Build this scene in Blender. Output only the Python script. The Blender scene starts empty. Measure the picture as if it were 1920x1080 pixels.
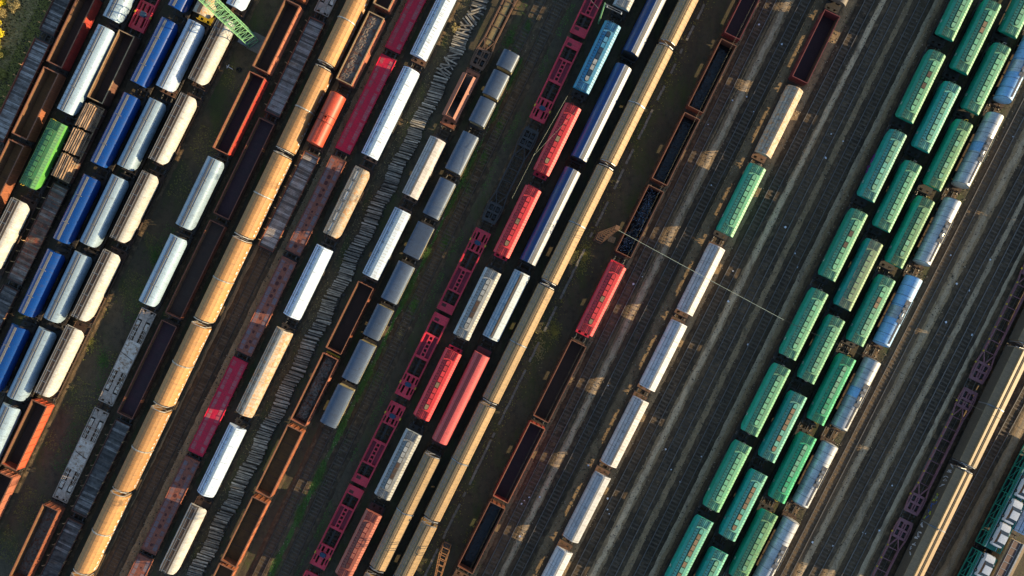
import bpy, bmesh, math, random
from mathutils import Vector, Matrix

R = math.radians
sc = bpy.context.scene
COL = sc.collection
H = 120.0            # camera height in metres
FPX = 1280.0         # focal length in photo pixels (24 mm on 36 mm, 1920 px wide)
rnd = random.Random(7)

def at(px, py, z=0.0):
    """pixel of the photograph -> world point at height z"""
    return Vector(((px - 960) * (H - z) / FPX, (540 - py) * (H - z) / FPX, z))

# ------------------------------------------------------------------ world, sun, camera
SUN_EL = R(13.0)
SUN_DIR = Vector((0.988, -0.155))            # towards the sun, on the map
SUN_DIR.normalize()
w = bpy.data.worlds.new("World"); sc.world = w; w.use_nodes = True
nt = w.node_tree
sky = nt.nodes.new("ShaderNodeTexSky"); sky.sky_type = 'NISHITA'; sky.sun_disc = False
sky.sun_elevation = SUN_EL
sky.sun_rotation = math.atan2(SUN_DIR.x, SUN_DIR.y)
sky.ozone_density = 1.6; sky.dust_density = 0.3; sky.air_density = 1.0
nt.links.new(sky.outputs[0], nt.nodes["Background"].inputs[0])
nt.nodes["Background"].inputs[1].default_value = 0.105
sl = bpy.data.lights.new("sun", 'SUN'); sl.energy = 4.4; sl.angle = R(0.5); sl.color = (1.0, 0.78, 0.45)
so = bpy.data.objects.new("sun", sl); COL.objects.link(so)
sv = Vector((SUN_DIR.x * math.cos(SUN_EL), SUN_DIR.y * math.cos(SUN_EL), math.sin(SUN_EL)))
so.rotation_euler = sv.to_track_quat('Z', 'Y').to_euler()
so.location = sv * 80
cd = bpy.data.cameras.new("camera"); cd.lens = 24; cd.sensor_width = 36; cd.clip_end = 4000; cd.clip_start = 1
co = bpy.data.objects.new("camera", cd); COL.objects.link(co); co.location = (0, 0, H); sc.camera = co
sc.view_settings.view_transform = 'Standard'; sc.view_settings.look = 'None'
sc.view_settings.exposure = 1.25; sc.view_settings.gamma = 1.0

# ------------------------------------------------------------------ materials
MATS = {}
def node_mat(name):
    m = bpy.data.materials.new(name); m.use_nodes = True
    return m, m.node_tree.nodes, m.node_tree.links, m.node_tree.nodes["Principled BSDF"]

def N(nodes, t, **kw):
    n = nodes.new(t)
    for k, v in kw.items():
        setattr(n, k, v)
    return n

def ramp(nodes, links, src, p0, p1, c0=(0, 0, 0, 1), c1=(1, 1, 1, 1)):
    r = nodes.new("ShaderNodeValToRGB")
    r.color_ramp.elements[0].position = p0; r.color_ramp.elements[0].color = c0
    r.color_ramp.elements[1].position = p1; r.color_ramp.elements[1].color = c1
    links.new(src, r.inputs[0]); return r.outputs[0]

def mixc(nodes, links, fac, a, b, mode='MIX'):
    m = nodes.new("ShaderNodeMix"); m.data_type = 'RGBA'; m.blend_type = mode
    if isinstance(fac, (int, float)): m.inputs[0].default_value = fac
    else: links.new(fac, m.inputs[0])
    for i, v in ((6, a), (7, b)):
        if isinstance(v, tuple): m.inputs[i].default_value = v if len(v) == 4 else v + (1,)
        else: links.new(v, m.inputs[i])
    return m.outputs[2]

def math_(nodes, links, op, a, b=None):
    m = nodes.new("ShaderNodeMath"); m.operation = op
    for i, v in enumerate((a, b)):
        if v is None: continue
        if isinstance(v, (int, float)): m.inputs[i].default_value = v
        else: links.new(v, m.inputs[i])
    return m.outputs[0]

def paint(name, col, dirt=(0.10, 0.07, 0.05), amt=0.35, rough=0.5, metal=0.0, lo=0.50, hi=0.72, rust=None, rustp=0.66,
          streak=(0.7, 5.0, 0.7), vary=0.17, bump=0.0, grime=0.55):
    """weathered paint: base colour, broad dirt, streaks across the wagon, optional rust blotches"""
    if name in MATS: return MATS[name]
    m, n, l, p = node_mat(name)
    tc = N(n, "ShaderNodeTexCoord"); oi = N(n, "ShaderNodeObjectInfo")
    off = N(n, "ShaderNodeVectorMath", operation='MULTIPLY_ADD')
    cx = N(n, "ShaderNodeCombineXYZ")
    for i in range(3): l.new(oi.outputs["Random"], cx.inputs[i])
    l.new(cx.outputs[0], off.inputs[0]); off.inputs[1].default_value = (57, 31, 83); l.new(tc.outputs["Object"], off.inputs[2])
    n1 = N(n, "ShaderNodeTexNoise"); n1.inputs["Scale"].default_value = 0.9; n1.inputs["Detail"].default_value = 6; n1.inputs["Roughness"].default_value = 0.65
    l.new(off.outputs[0], n1.inputs["Vector"])
    mp = N(n, "ShaderNodeMapping"); mp.inputs["Scale"].default_value = streak; l.new(off.outputs[0], mp.inputs[0])
    n2 = N(n, "ShaderNodeTexNoise"); n2.inputs["Scale"].default_value = 1.0; n2.inputs["Detail"].default_value = 4
    l.new(mp.outputs[0], n2.inputs["Vector"])
    s = math_(n, l, 'ADD', math_(n, l, 'MULTIPLY', n1.outputs[0], 0.55), math_(n, l, 'MULTIPLY', n2.outputs[0], 0.45))
    f = math_(n, l, 'MULTIPLY', ramp(n, l, s, lo - 0.1, hi - 0.03), min(1.0, amt * 1.25))
    c = mixc(n, l, f, tuple(col), tuple(dirt))
    n3 = N(n, "ShaderNodeTexNoise"); n3.inputs["Scale"].default_value = 9.0; n3.inputs["Detail"].default_value = 3
    l.new(off.outputs[0], n3.inputs["Vector"])
    v = ramp(n, l, n3.outputs[0], 0.28, 0.72, (0.70, 0.69, 0.68, 1), (1.17, 1.17, 1.17, 1))
    c = mixc(n, l, 1.0, c, v, 'MULTIPLY')
    if grime:
        n5 = N(n, "ShaderNodeTexNoise"); n5.inputs["Scale"].default_value = 1.7; n5.inputs["Detail"].default_value = 6; n5.inputs["Roughness"].default_value = 0.75
        mp5 = N(n, "ShaderNodeMapping"); mp5.inputs["Scale"].default_value = (0.55, 1.6, 0.55); mp5.inputs["Location"].default_value = (7, 3, 5); l.new(off.outputs[0], mp5.inputs[0]); l.new(mp5.outputs[0], n5.inputs["Vector"])
        c = mixc(n, l, math_(n, l, 'MULTIPLY', ramp(n, l, n5.outputs[0], 0.54, 0.70), grime), c, (0.055, 0.043, 0.032))
    if rust:
        n4 = N(n, "ShaderNodeTexNoise"); n4.inputs["Scale"].default_value = 1.7; n4.inputs["Detail"].default_value = 8; n4.inputs["Roughness"].default_value = 0.7
        l.new(off.outputs[0], n4.inputs["Vector"])
        c = mixc(n, l, ramp(n, l, n4.outputs[0], rustp - 0.06, rustp + 0.04), c, tuple(rust))
    if vary:
        hs = N(n, "ShaderNodeHueSaturation"); l.new(c, hs.inputs["Color"])
        mr = N(n, "ShaderNodeMapRange"); l.new(oi.outputs["Random"], mr.inputs[0])
        mr.inputs[3].default_value = 1 - vary; mr.inputs[4].default_value = 1 + vary
        l.new(mr.outputs[0], hs.inputs["Value"]); c = hs.outputs[0]
    l.new(c, p.inputs["Base Color"])
    p.inputs["Roughness"].default_value = rough; p.inputs["Metallic"].default_value = metal
    if bump:
        b = N(n, "ShaderNodeBump"); b.inputs["Strength"].default_value = bump; b.inputs["Distance"].default_value = 0.05
        l.new(n1.outputs[0], b.inputs["Height"]); l.new(b.outputs[0], p.inputs["Normal"])
    MATS[name] = m
    return m

RUST = (0.13, 0.042, 0.018)
paint("dark_steel", (0.022, 0.020, 0.019), (0.06, 0.035, 0.02), 0.5, 0.7)
paint("rail_steel", (0.20, 0.185, 0.165), (0.12, 0.09, 0.066), 0.4, 0.45, 0.35)
paint("rusty_frame", (0.07, 0.032, 0.018), (0.03, 0.02, 0.015), 0.5, 0.8)
paint("buffer_steel", (0.09, 0.085, 0.08), (0.03, 0.03, 0.03), 0.6, 0.5, 0.5)
paint("galvanised", (0.30, 0.31, 0.32), (0.12, 0.09, 0.07), 0.4, 0.45, 0.5)
paint("yellow_paint", (0.62, 0.42, 0.02), RUST, 0.3, 0.6)
paint("black_paint", (0.015, 0.015, 0.017), (0.05, 0.04, 0.035), 0.4, 0.6)
# hoppers
paint("green_body", (0.004, 0.29, 0.19), (0.01, 0.17, 0.115), 0.5, 0.45)
paint("green_roof", (0.150, 0.48, 0.25), (0.25, 0.39, 0.20), 0.6, 0.55)
paint("teal_body", (0.004, 0.30, 0.245), (0.01, 0.17, 0.145), 0.5, 0.45)
paint("teal_roof", (0.13, 0.48, 0.35), (0.24, 0.40, 0.27), 0.6, 0.55)
paint("olive_roof", (0.21, 0.36, 0.185), (0.24, 0.27, 0.12), 0.6, 0.6)
paint("yellow_green_roof", (0.135, 0.36, 0.16), (0.23, 0.31, 0.13), 0.6, 0.55)
paint("lush_body", (0.004, 0.31, 0.175), (0.01, 0.19, 0.115), 0.5, 0.42)
paint("lush_roof", (0.03, 0.42, 0.18), (0.08, 0.32, 0.14), 0.6, 0.5)
paint("lime_body", (0.10, 0.36, 0.06), (0.05, 0.20, 0.05), 0.4, 0.5)
paint("lime_roof", (0.045, 0.19, 0.07), (0.10, 0.16, 0.05), 0.5, 0.6)
paint("lid_rust", (0.30, 0.19, 0.10), (0.16, 0.10, 0.05), 0.5, 0.7)
paint("lid_green", (0.15, 0.43, 0.25), (0.26, 0.36, 0.20), 0.6, 0.55)
paint("strap_green", (0.01, 0.06, 0.035), (0.02, 0.03, 0.02), 0.5, 0.6)
paint("red_body", (0.62, 0.020, 0.050), (0.42, 0.02, 0.04), 0.5, 0.5)
paint("red_roof", (0.72, 0.045, 0.05), (0.46, 0.035, 0.035), 0.5, 0.55)
paint("strap_red", (0.12, 0.006, 0.008), (0.05, 0.01, 0.01), 0.5, 0.6)
paint("sky_body", (0.012, 0.22, 0.38), (0.03, 0.15, 0.24), 0.4, 0.5)
paint("sky_roof", (0.035, 0.25, 0.42), (0.20, 0.34, 0.42), 0.6, 0.55)
paint("strap_blue", (0.006, 0.035, 0.07), (0.02, 0.02, 0.03), 0.5, 0.6)
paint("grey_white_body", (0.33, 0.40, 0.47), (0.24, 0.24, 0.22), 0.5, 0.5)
paint("grey_white_roof", (0.37, 0.37, 0.35), (0.22, 0.205, 0.165), 0.6, 0.6)
paint("strap_grey", (0.10, 0.10, 0.10), (0.05, 0.05, 0.05), 0.5, 0.6)
paint("salmon_body", (0.40, 0.11, 0.085), (0.20, 0.07, 0.05), 0.5, 0.55)
paint("salmon_roof", (0.40, 0.12, 0.075), (0.18, 0.06, 0.04), 0.6, 0.6)
paint("covered_red", (0.50, 0.078, 0.080), (0.34, 0.07, 0.06), 0.4, 0.5)
paint("blue_body", (0.004, 0.046, 0.225), (0.01, 0.05, 0.18), 0.4, 0.22)
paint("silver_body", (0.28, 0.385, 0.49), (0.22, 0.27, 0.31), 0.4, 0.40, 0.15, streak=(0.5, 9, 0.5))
paint("ridge_grey", (0.20, 0.19, 0.17), (0.10, 0.09, 0.08), 0.4, 0.6)
paint("ridge_dark", (0.10, 0.10, 0.11), (0.05, 0.04, 0.04), 0.4, 0.6)
paint("cream_body", (0.43, 0.43, 0.415), (0.29, 0.245, 0.19), 0.6, 0.6, rust=(0.30, 0.18, 0.10), rustp=0.66)
paint("dirty_cream", (0.42, 0.365, 0.29), (0.26, 0.18, 0.115), 0.7, 0.65, rust=(0.38, 0.19, 0.075), rustp=0.55)
paint("hatch_grey", (0.075, 0.062, 0.055), (0.13, 0.095, 0.065), 0.6, 0.6)
paint("hatch_brown", (0.07, 0.035, 0.02), (0.14, 0.09, 0.05), 0.5, 0.7)
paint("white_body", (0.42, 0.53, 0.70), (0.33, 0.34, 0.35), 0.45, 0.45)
paint("chalk_body", (0.46, 0.445, 0.46), (0.26, 0.22, 0.19), 0.6, 0.55, rust=(0.22, 0.12, 0.07), rustp=0.72)
paint("pale_blue_white", (0.44, 0.455, 0.49), (0.31, 0.29, 0.27), 0.5, 0.5)
paint("tan_hood", (0.42, 0.215, 0.078), (0.26, 0.13, 0.052), 0.5, 0.65, streak=(0.4, 7, 0.4))
paint("tan_panel", (0.40, 0.26, 0.125), (0.23, 0.15, 0.075), 0.5, 0.6, streak=(0.4, 7, 0.4))
paint("tan_ridge", (0.24, 0.17, 0.09), (0.12, 0.09, 0.06), 0.5, 0.6)
paint("hood_frame", (0.46, 0.44, 0.40), (0.20, 0.16, 0.12), 0.5, 0.5, 0.3)
paint("panel_line", (0.12, 0.21, 0.32), (0.10, 0.13, 0.17), 0.5, 0.6)
paint("wall_brown", (0.075, 0.058, 0.042), (0.045, 0.034, 0.026), 0.6, 0.7)
paint("brown_roof", (0.25, 0.175, 0.10), (0.15, 0.105, 0.062), 0.5, 0.6)  # tan roof darkened to paint its shaded side
paint("navy_body", (0.007, 0.042, 0.165), (0.02, 0.045, 0.11), 0.4, 0.35)  # shaded side of the silver vans, painted in as navy
paint("silver_metal", (0.43, 0.45, 0.48), (0.30, 0.30, 0.31), 0.6, 0.42, 0.0, streak=(0.5, 8, 0.5))
paint("tank_silver", (0.50, 0.52, 0.54), (0.36, 0.335, 0.30), 0.7, 0.36, 0.25, streak=(0.5, 5, 0.5))
paint("tank_blue", (0.22, 0.41, 0.64), (0.19, 0.32, 0.48), 0.6, 0.45, 0.0)  # blue cast of the silver tanks' shaded side, put into the paint
paint("tank_orange", (0.56, 0.078, 0.036), (0.36, 0.055, 0.03), 0.5, 0.45)
paint("barrel_roof", (0.078, 0.108, 0.16), (0.06, 0.075, 0.105), 0.5, 0.45, 0.2, streak=(0.6, 7, 0.6))
paint("barrel_side", (0.34, 0.30, 0.17), (0.16, 0.12, 0.07), 0.6, 0.6)
# gondolas and flats
for nm, c, d in (("gond_red", (0.42, 0.035, 0.022), (0.22, 0.04, 0.03)), ("gond_orange", (0.34, 0.11, 0.048), (0.20, 0.07, 0.035)),
                 ("gond_vermilion", (0.50, 0.080, 0.032), (0.36, 0.07, 0.03)), ("gond_brown", (0.13, 0.055, 0.036), (0.07, 0.035, 0.025)),
                 ("gond_maroon", (0.22, 0.036, 0.033), (0.10, 0.03, 0.026)), ("gond_salmon", (0.37, 0.125, 0.075), (0.26, 0.09, 0.05)),
                 ("gond_rust", (0.24, 0.068, 0.034), (0.10, 0.04, 0.025)), ("gond_darkred", (0.17, 0.022, 0.024), (0.08, 0.02, 0.02))):
    paint(nm, c, d, 0.6, 0.65, rust=RUST, rustp=0.68)
paint("rim_brown", (0.235, 0.092, 0.045), (0.13, 0.055, 0.03), 0.6, 0.65)
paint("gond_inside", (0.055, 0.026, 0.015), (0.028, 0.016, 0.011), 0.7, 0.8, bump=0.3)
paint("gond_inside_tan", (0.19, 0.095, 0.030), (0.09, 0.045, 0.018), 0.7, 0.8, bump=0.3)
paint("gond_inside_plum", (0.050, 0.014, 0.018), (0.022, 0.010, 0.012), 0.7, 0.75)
paint("rim_sand", (0.42, 0.29, 0.15), (0.22, 0.12, 0.06), 0.6, 0.65)
paint("rim_orange", (0.36, 0.125, 0.06), (0.19, 0.075, 0.04), 0.5, 0.6)
paint("scrap_metal", (0.12, 0.09, 0.07), (0.19, 0.15, 0.12), 0.7, 0.7, lo=0.45, hi=0.60, rust=RUST, rustp=0.56, bump=0.6)
paint("coal", (0.005, 0.005, 0.006), (0.008, 0.008, 0.009), 0.5, 0.35, bump=0.8)
paint("glint", (0.24, 0.38, 0.62), (0.5, 0.6, 0.75), 0.6, 0.3, grime=0)
paint("coal_crystal", (0.008, 0.009, 0.012), (0.02, 0.025, 0.035), 0.8, 0.25, lo=0.58, hi=0.66, streak=(4, 4, 4), bump=0.8)
paint("planks", (0.40, 0.36, 0.33), (0.16, 0.13, 0.11), 0.9, 0.8, lo=0.46, hi=0.60, streak=(0.25, 2.4, 0.5), vary=0.05, rust=(0.10, 0.07, 0.05), rustp=0.66)
paint("planks_dark", (0.17, 0.155, 0.145), (0.04, 0.034, 0.03), 0.9, 0.8, lo=0.46, hi=0.60, streak=(0.25, 2.4, 0.5), vary=0.05)
paint("planks_red", (0.33, 0.20, 0.14), (0.07, 0.045, 0.035), 0.9, 0.8, lo=0.46, hi=0.60, streak=(0.25, 2.4, 0.5), rust=(0.22, 0.06, 0.035), rustp=0.56)
paint("crimson", (0.68, 0.010, 0.050), (0.46, 0.01, 0.035), 0.5, 0.55)
paint("crimson_worn", (0.36, 0.18, 0.17), (0.50, 0.03, 0.06), 0.7, 0.7, lo=0.45, hi=0.6)
paint("rust_deck", (0.34, 0.10, 0.055), (0.16, 0.06, 0.04), 0.6, 0.75, rust=(0.11, 0.05, 0.04), rustp=0.58)
paint("rust_worn", (0.16, 0.15, 0.17), (0.30, 0.10, 0.07), 0.7, 0.75, lo=0.5, hi=0.62)
paint("patch_dark", (0.10, 0.022, 0.018), (0.05, 0.015, 0.013), 0.6, 0.8)
paint("pink_red", (0.70, 0.040, 0.068), (0.48, 0.035, 0.045), 0.5, 0.5)
paint("pink_trough", (0.22, 0.015, 0.035), (0.28, 0.04, 0.06), 0.6, 0.6)
paint("hitch_blue", (0.02, 0.055, 0.11), (0.01, 0.03, 0.05), 0.5, 0.5)
paint("purple_frame", (0.30, 0.115, 0.13), (0.18, 0.085, 0.08), 0.6, 0.6, rust=(0.20, 0.08, 0.04), rustp=0.66)
paint("grey_frame", (0.050, 0.044, 0.040), (0.028, 0.025, 0.023), 0.6, 0.6)
paint("brown_frame", (0.17, 0.085, 0.045), (0.09, 0.045, 0.03), 0.6, 0.7)
paint("sand_deck", (0.30, 0.21, 0.08), (0.16, 0.10, 0.05), 0.6, 0.7)
paint("pale_deck", (0.72, 0.62, 0.52), (0.40, 0.29, 0.20), 0.7, 0.7, rust=(0.26, 0.14, 0.07), rustp=0.57)
paint("pale_frame", (0.48, 0.39, 0.32), (0.28, 0.18, 0.12), 0.7, 0.7)
paint("carrier_green", (0.012, 0.26, 0.19), (0.01, 0.14, 0.11), 0.5, 0.5)
paint("carrier_deck", (0.012, 0.20, 0.14), (0.01, 0.11, 0.085), 0.6, 0.6)
paint("white_line", (0.72, 0.74, 0.74), (0.4, 0.42, 0.42), 0.5, 0.5)
paint("car_white", (0.52, 0.55, 0.60), (0.50, 0.52, 0.56), 0.2, 0.25, vary=0.02, grime=0)
paint("car_glass", (0.02, 0.025, 0.03), (0.02, 0.025, 0.03), 0.1, 0.06)
paint("tyre", (0.012, 0.012, 0.012), (0.02, 0.02, 0.02), 0.2, 0.8)
paint("log_bark", (0.46, 0.29, 0.17), (0.16, 0.10, 0.06), 0.8, 0.8, lo=0.46, hi=0.6, streak=(5, 0.5, 5), vary=0.35)
paint("log_end", (0.50, 0.36, 0.22), (0.32, 0.20, 0.11), 0.5, 0.8)
paint("timber_dark", (0.085, 0.072, 0.058), (0.035, 0.03, 0.025), 0.8, 0.85)
paint("pale_board", (0.47, 0.42, 0.385), (0.30, 0.265, 0.235), 0.7, 0.8)
paint("dark_board", (0.135, 0.115, 0.10), (0.06, 0.05, 0.045), 0.7, 0.8)
paint("old_timber", (0.50, 0.44, 0.35), (0.15, 0.125, 0.10), 0.8, 0.85, lo=0.44, hi=0.62, streak=(0.5, 9, 9), vary=0.45)
paint("mast_green", (0.22, 0.46, 0.22), (0.14, 0.28, 0.13), 0.4, 0.55)
paint("mast_rust", (0.42, 0.19, 0.07), (0.20, 0.09, 0.04), 0.6, 0.7)
paint("concrete", (0.20, 0.185, 0.155), (0.10, 0.09, 0.075), 0.6, 0.85)
paint("wire", (0.05, 0.055, 0.05), (0.04, 0.04, 0.035), 0.3, 0.5, 0.5)
paint("span_wire", (0.40, 0.43, 0.33), (0.30, 0.32, 0.25), 0.3, 0.5)
paint("pale_wire", (0.20, 0.22, 0.165), (0.15, 0.16, 0.12), 0.3, 0.5)
paint("graffiti_white", (0.55, 0.52, 0.54), (0.4, 0.38, 0.4), 0.4, 0.6)
paint("graffiti_blue", (0.03, 0.10, 0.35), (0.03, 0.08, 0.25), 0.4, 0.6)
paint("graffiti_yellow", (0.50, 0.50, 0.04), (0.35, 0.35, 0.04), 0.4, 0.6)
paint("graffiti_violet", (0.20, 0.02, 0.22), (0.15, 0.02, 0.16), 0.4, 0.6)
paint("gond_lining", (0.15, 0.07, 0.03), (0.07, 0.035, 0.018), 0.7, 0.8)
paint("mast_brown", (0.22, 0.10, 0.042), (0.12, 0.06, 0.03), 0.6, 0.7)
paint("rail_rust", (0.085, 0.060, 0.045), (0.05, 0.035, 0.028), 0.5, 0.7)
paint("sleeper_wood", (0.066, 0.050, 0.034), (0.105, 0.080, 0.055), 0.8, 0.85, lo=0.42, hi=0.64, streak=(0.4, 1.4, 2), vary=0)
paint("sleeper_grey", (0.150, 0.106, 0.068), (0.065, 0.046, 0.031), 0.8, 0.85, lo=0.42, hi=0.64, streak=(0.4, 1.4, 2), vary=0)
paint("leaf_yellow", (0.95, 0.75, 0.02), (0.6, 0.5, 0.02), 0.6, 0.7, vary=0.2)
paint("leaf_olive", (0.27, 0.24, 0.05), (0.14, 0.135, 0.03), 0.7, 0.8, vary=0.2)
paint("leaf_green", (0.085, 0.175, 0.028), (0.06, 0.10, 0.02), 0.6, 0.8, vary=0.2)
paint("leaf_dry", (0.46, 0.36, 0.15), (0.26, 0.20, 0.08), 0.7, 0.85, vary=0.2)
paint("bark", (0.09, 0.06, 0.04), (0.05, 0.035, 0.025), 0.5, 0.9)
paint("stone_pale", (0.36, 0.30, 0.22), (0.22, 0.17, 0.11), 0.7, 0.9)
paint("stone_dark", (0.03, 0.024, 0.018), (0.06, 0.045, 0.03), 0.7, 0.9)
paint("litter_white", (0.72, 0.74, 0.78), (0.6, 0.6, 0.62), 0.3, 0.5)

def soil(name, c0, c1, c2, fine=14.0, grass=None, gp=0.56, bump=0.7, edge=None, stain=0.45, vary=0.22):
    m, n, l, p = node_mat(name)
    tc = N(n, "ShaderNodeTexCoord"); v = tc.outputs["Object"]
    def noise(s, d=6, r=0.6, sc=None):
        src = v
        if sc:
            mp = N(n, "ShaderNodeMapping"); mp.inputs["Scale"].default_value = sc; mp.inputs["Rotation"].default_value = (0, 0, R(27)); l.new(v, mp.inputs[0]); src = mp.outputs[0]
        t = N(n, "ShaderNodeTexNoise"); t.inputs["Scale"].default_value = s; t.inputs["Detail"].default_value = d; t.inputs["Roughness"].default_value = r
        l.new(src, t.inputs["Vector"]); return t.outputs[0]
    big = noise(0.12, 6, 0.6, (1.0, 0.35, 1)); mid = noise(0.9, 7, 0.7); fin = noise(fine, 4, 0.7)
    c = mixc(n, l, ramp(n, l, big, 0.38, 0.64), tuple(c0), tuple(c1))
    c = mixc(n, l, ramp(n, l, mid, 0.48, 0.70), c, tuple(c2))
    if grass:
        g = noise(0.22, 7, 0.65, (1.0, 0.4, 1)); g2 = noise(2.2, 5, 0.7)
        f = ramp(n, l, math_(n, l, 'ADD', math_(n, l, 'MULTIPLY', g, 0.7), math_(n, l, 'MULTIPLY', g2, 0.3)), gp - 0.06, gp + 0.08)
        c = mixc(n, l, f, c, tuple(grass))
    if edge:
        at_ = N(n, "ShaderNodeAttribute"); at_.attribute_name = "edge"
        e_ = math_(n, l, 'ADD', at_.outputs["Fac"], math_(n, l, 'MULTIPLY', math_(n, l, 'SUBTRACT', mid, 0.5), 1.6))
        c = mixc(n, l, ramp(n, l, e_, 0.10, 0.75), tuple(edge), c)
    c = mixc(n, l, 1.0, c, ramp(n, l, fin, 0.30, 0.72, (0.45, 0.45, 0.45, 1), (1.55, 1.55, 1.55, 1)), 'MULTIPLY')
    vo = N(n, "ShaderNodeTexVoronoi"); vo.inputs["Scale"].default_value = 5.5; l.new(v, vo.inputs["Vector"])
    c = mixc(n, l, math_(n, l, 'MULTIPLY', ramp(n, l, vo.outputs["Distance"], 0.05, 0.16, (1, 1, 1, 1), (0, 0, 0, 1)), 0.25), c, (0.27, 0.20, 0.125))
    st = noise(0.35, 6, 0.7, (1.6, 0.30, 1))
    c = mixc(n, l, math_(n, l, 'MULTIPLY', ramp(n, l, st, 0.52, 0.68), stain), c, (0.018, 0.014, 0.010))
    oi = N(n, "ShaderNodeObjectInfo"); hs = N(n, "ShaderNodeHueSaturation"); l.new(c, hs.inputs["Color"]); mr = N(n, "ShaderNodeMapRange"); l.new(oi.outputs["Random"], mr.inputs[0])
    mr.inputs[3].default_value = 1 - vary; mr.inputs[4].default_value = 1 + vary; l.new(mr.outputs[0], hs.inputs["Value"]); c = hs.outputs[0]
    l.new(c, p.inputs["Base Color"]); p.inputs["Roughness"].default_value = 0.95
    b = N(n, "ShaderNodeBump"); b.inputs["Strength"].default_value = bump; b.inputs["Distance"].default_value = 0.12
    l.new(math_(n, l, 'ADD', mid, math_(n, l, 'MULTIPLY', fin, 0.6)), b.inputs["Height"]); l.new(b.outputs[0], p.inputs["Normal"])
    MATS[name] = m
soil("ground_soil", (0.062, 0.048, 0.028), (0.098, 0.074, 0.043), (0.036, 0.028, 0.017), grass=(0.056, 0.068, 0.016), gp=0.55, vary=0.0, stain=0.3)
soil("ballast", (0.085, 0.053, 0.026), (0.044, 0.029, 0.015), (0.165, 0.106, 0.055), fine=9)
soil("ballast_brown", (0.11, 0.068, 0.034), (0.075, 0.046, 0.024), (0.16, 0.105, 0.055), fine=9)
soil("path_gravel", (0.28, 0.183, 0.092), (0.345, 0.228, 0.117), (0.16, 0.102, 0.050), fine=12, edge=(0.096, 0.065, 0.036))
soil("path_worn", (0.40, 0.288, 0.172), (0.50, 0.36, 0.215), (0.27, 0.19, 0.114), fine=12, bump=0.3, edge=(0.255, 0.178, 0.102))
soil("grass_soil", (0.050, 0.090, 0.016), (0.060, 0.072, 0.022), (0.085, 0.07, 0.034), grass=(0.045, 0.125, 0.016), gp=0.46, edge=(0.070, 0.056, 0.030), vary=0.0, stain=0.2)
soil("dry_soil", (0.17, 0.135, 0.065), (0.21, 0.165, 0.09), (0.09, 0.08, 0.035), grass=(0.10, 0.10, 0.03), gp=0.55)

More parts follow.
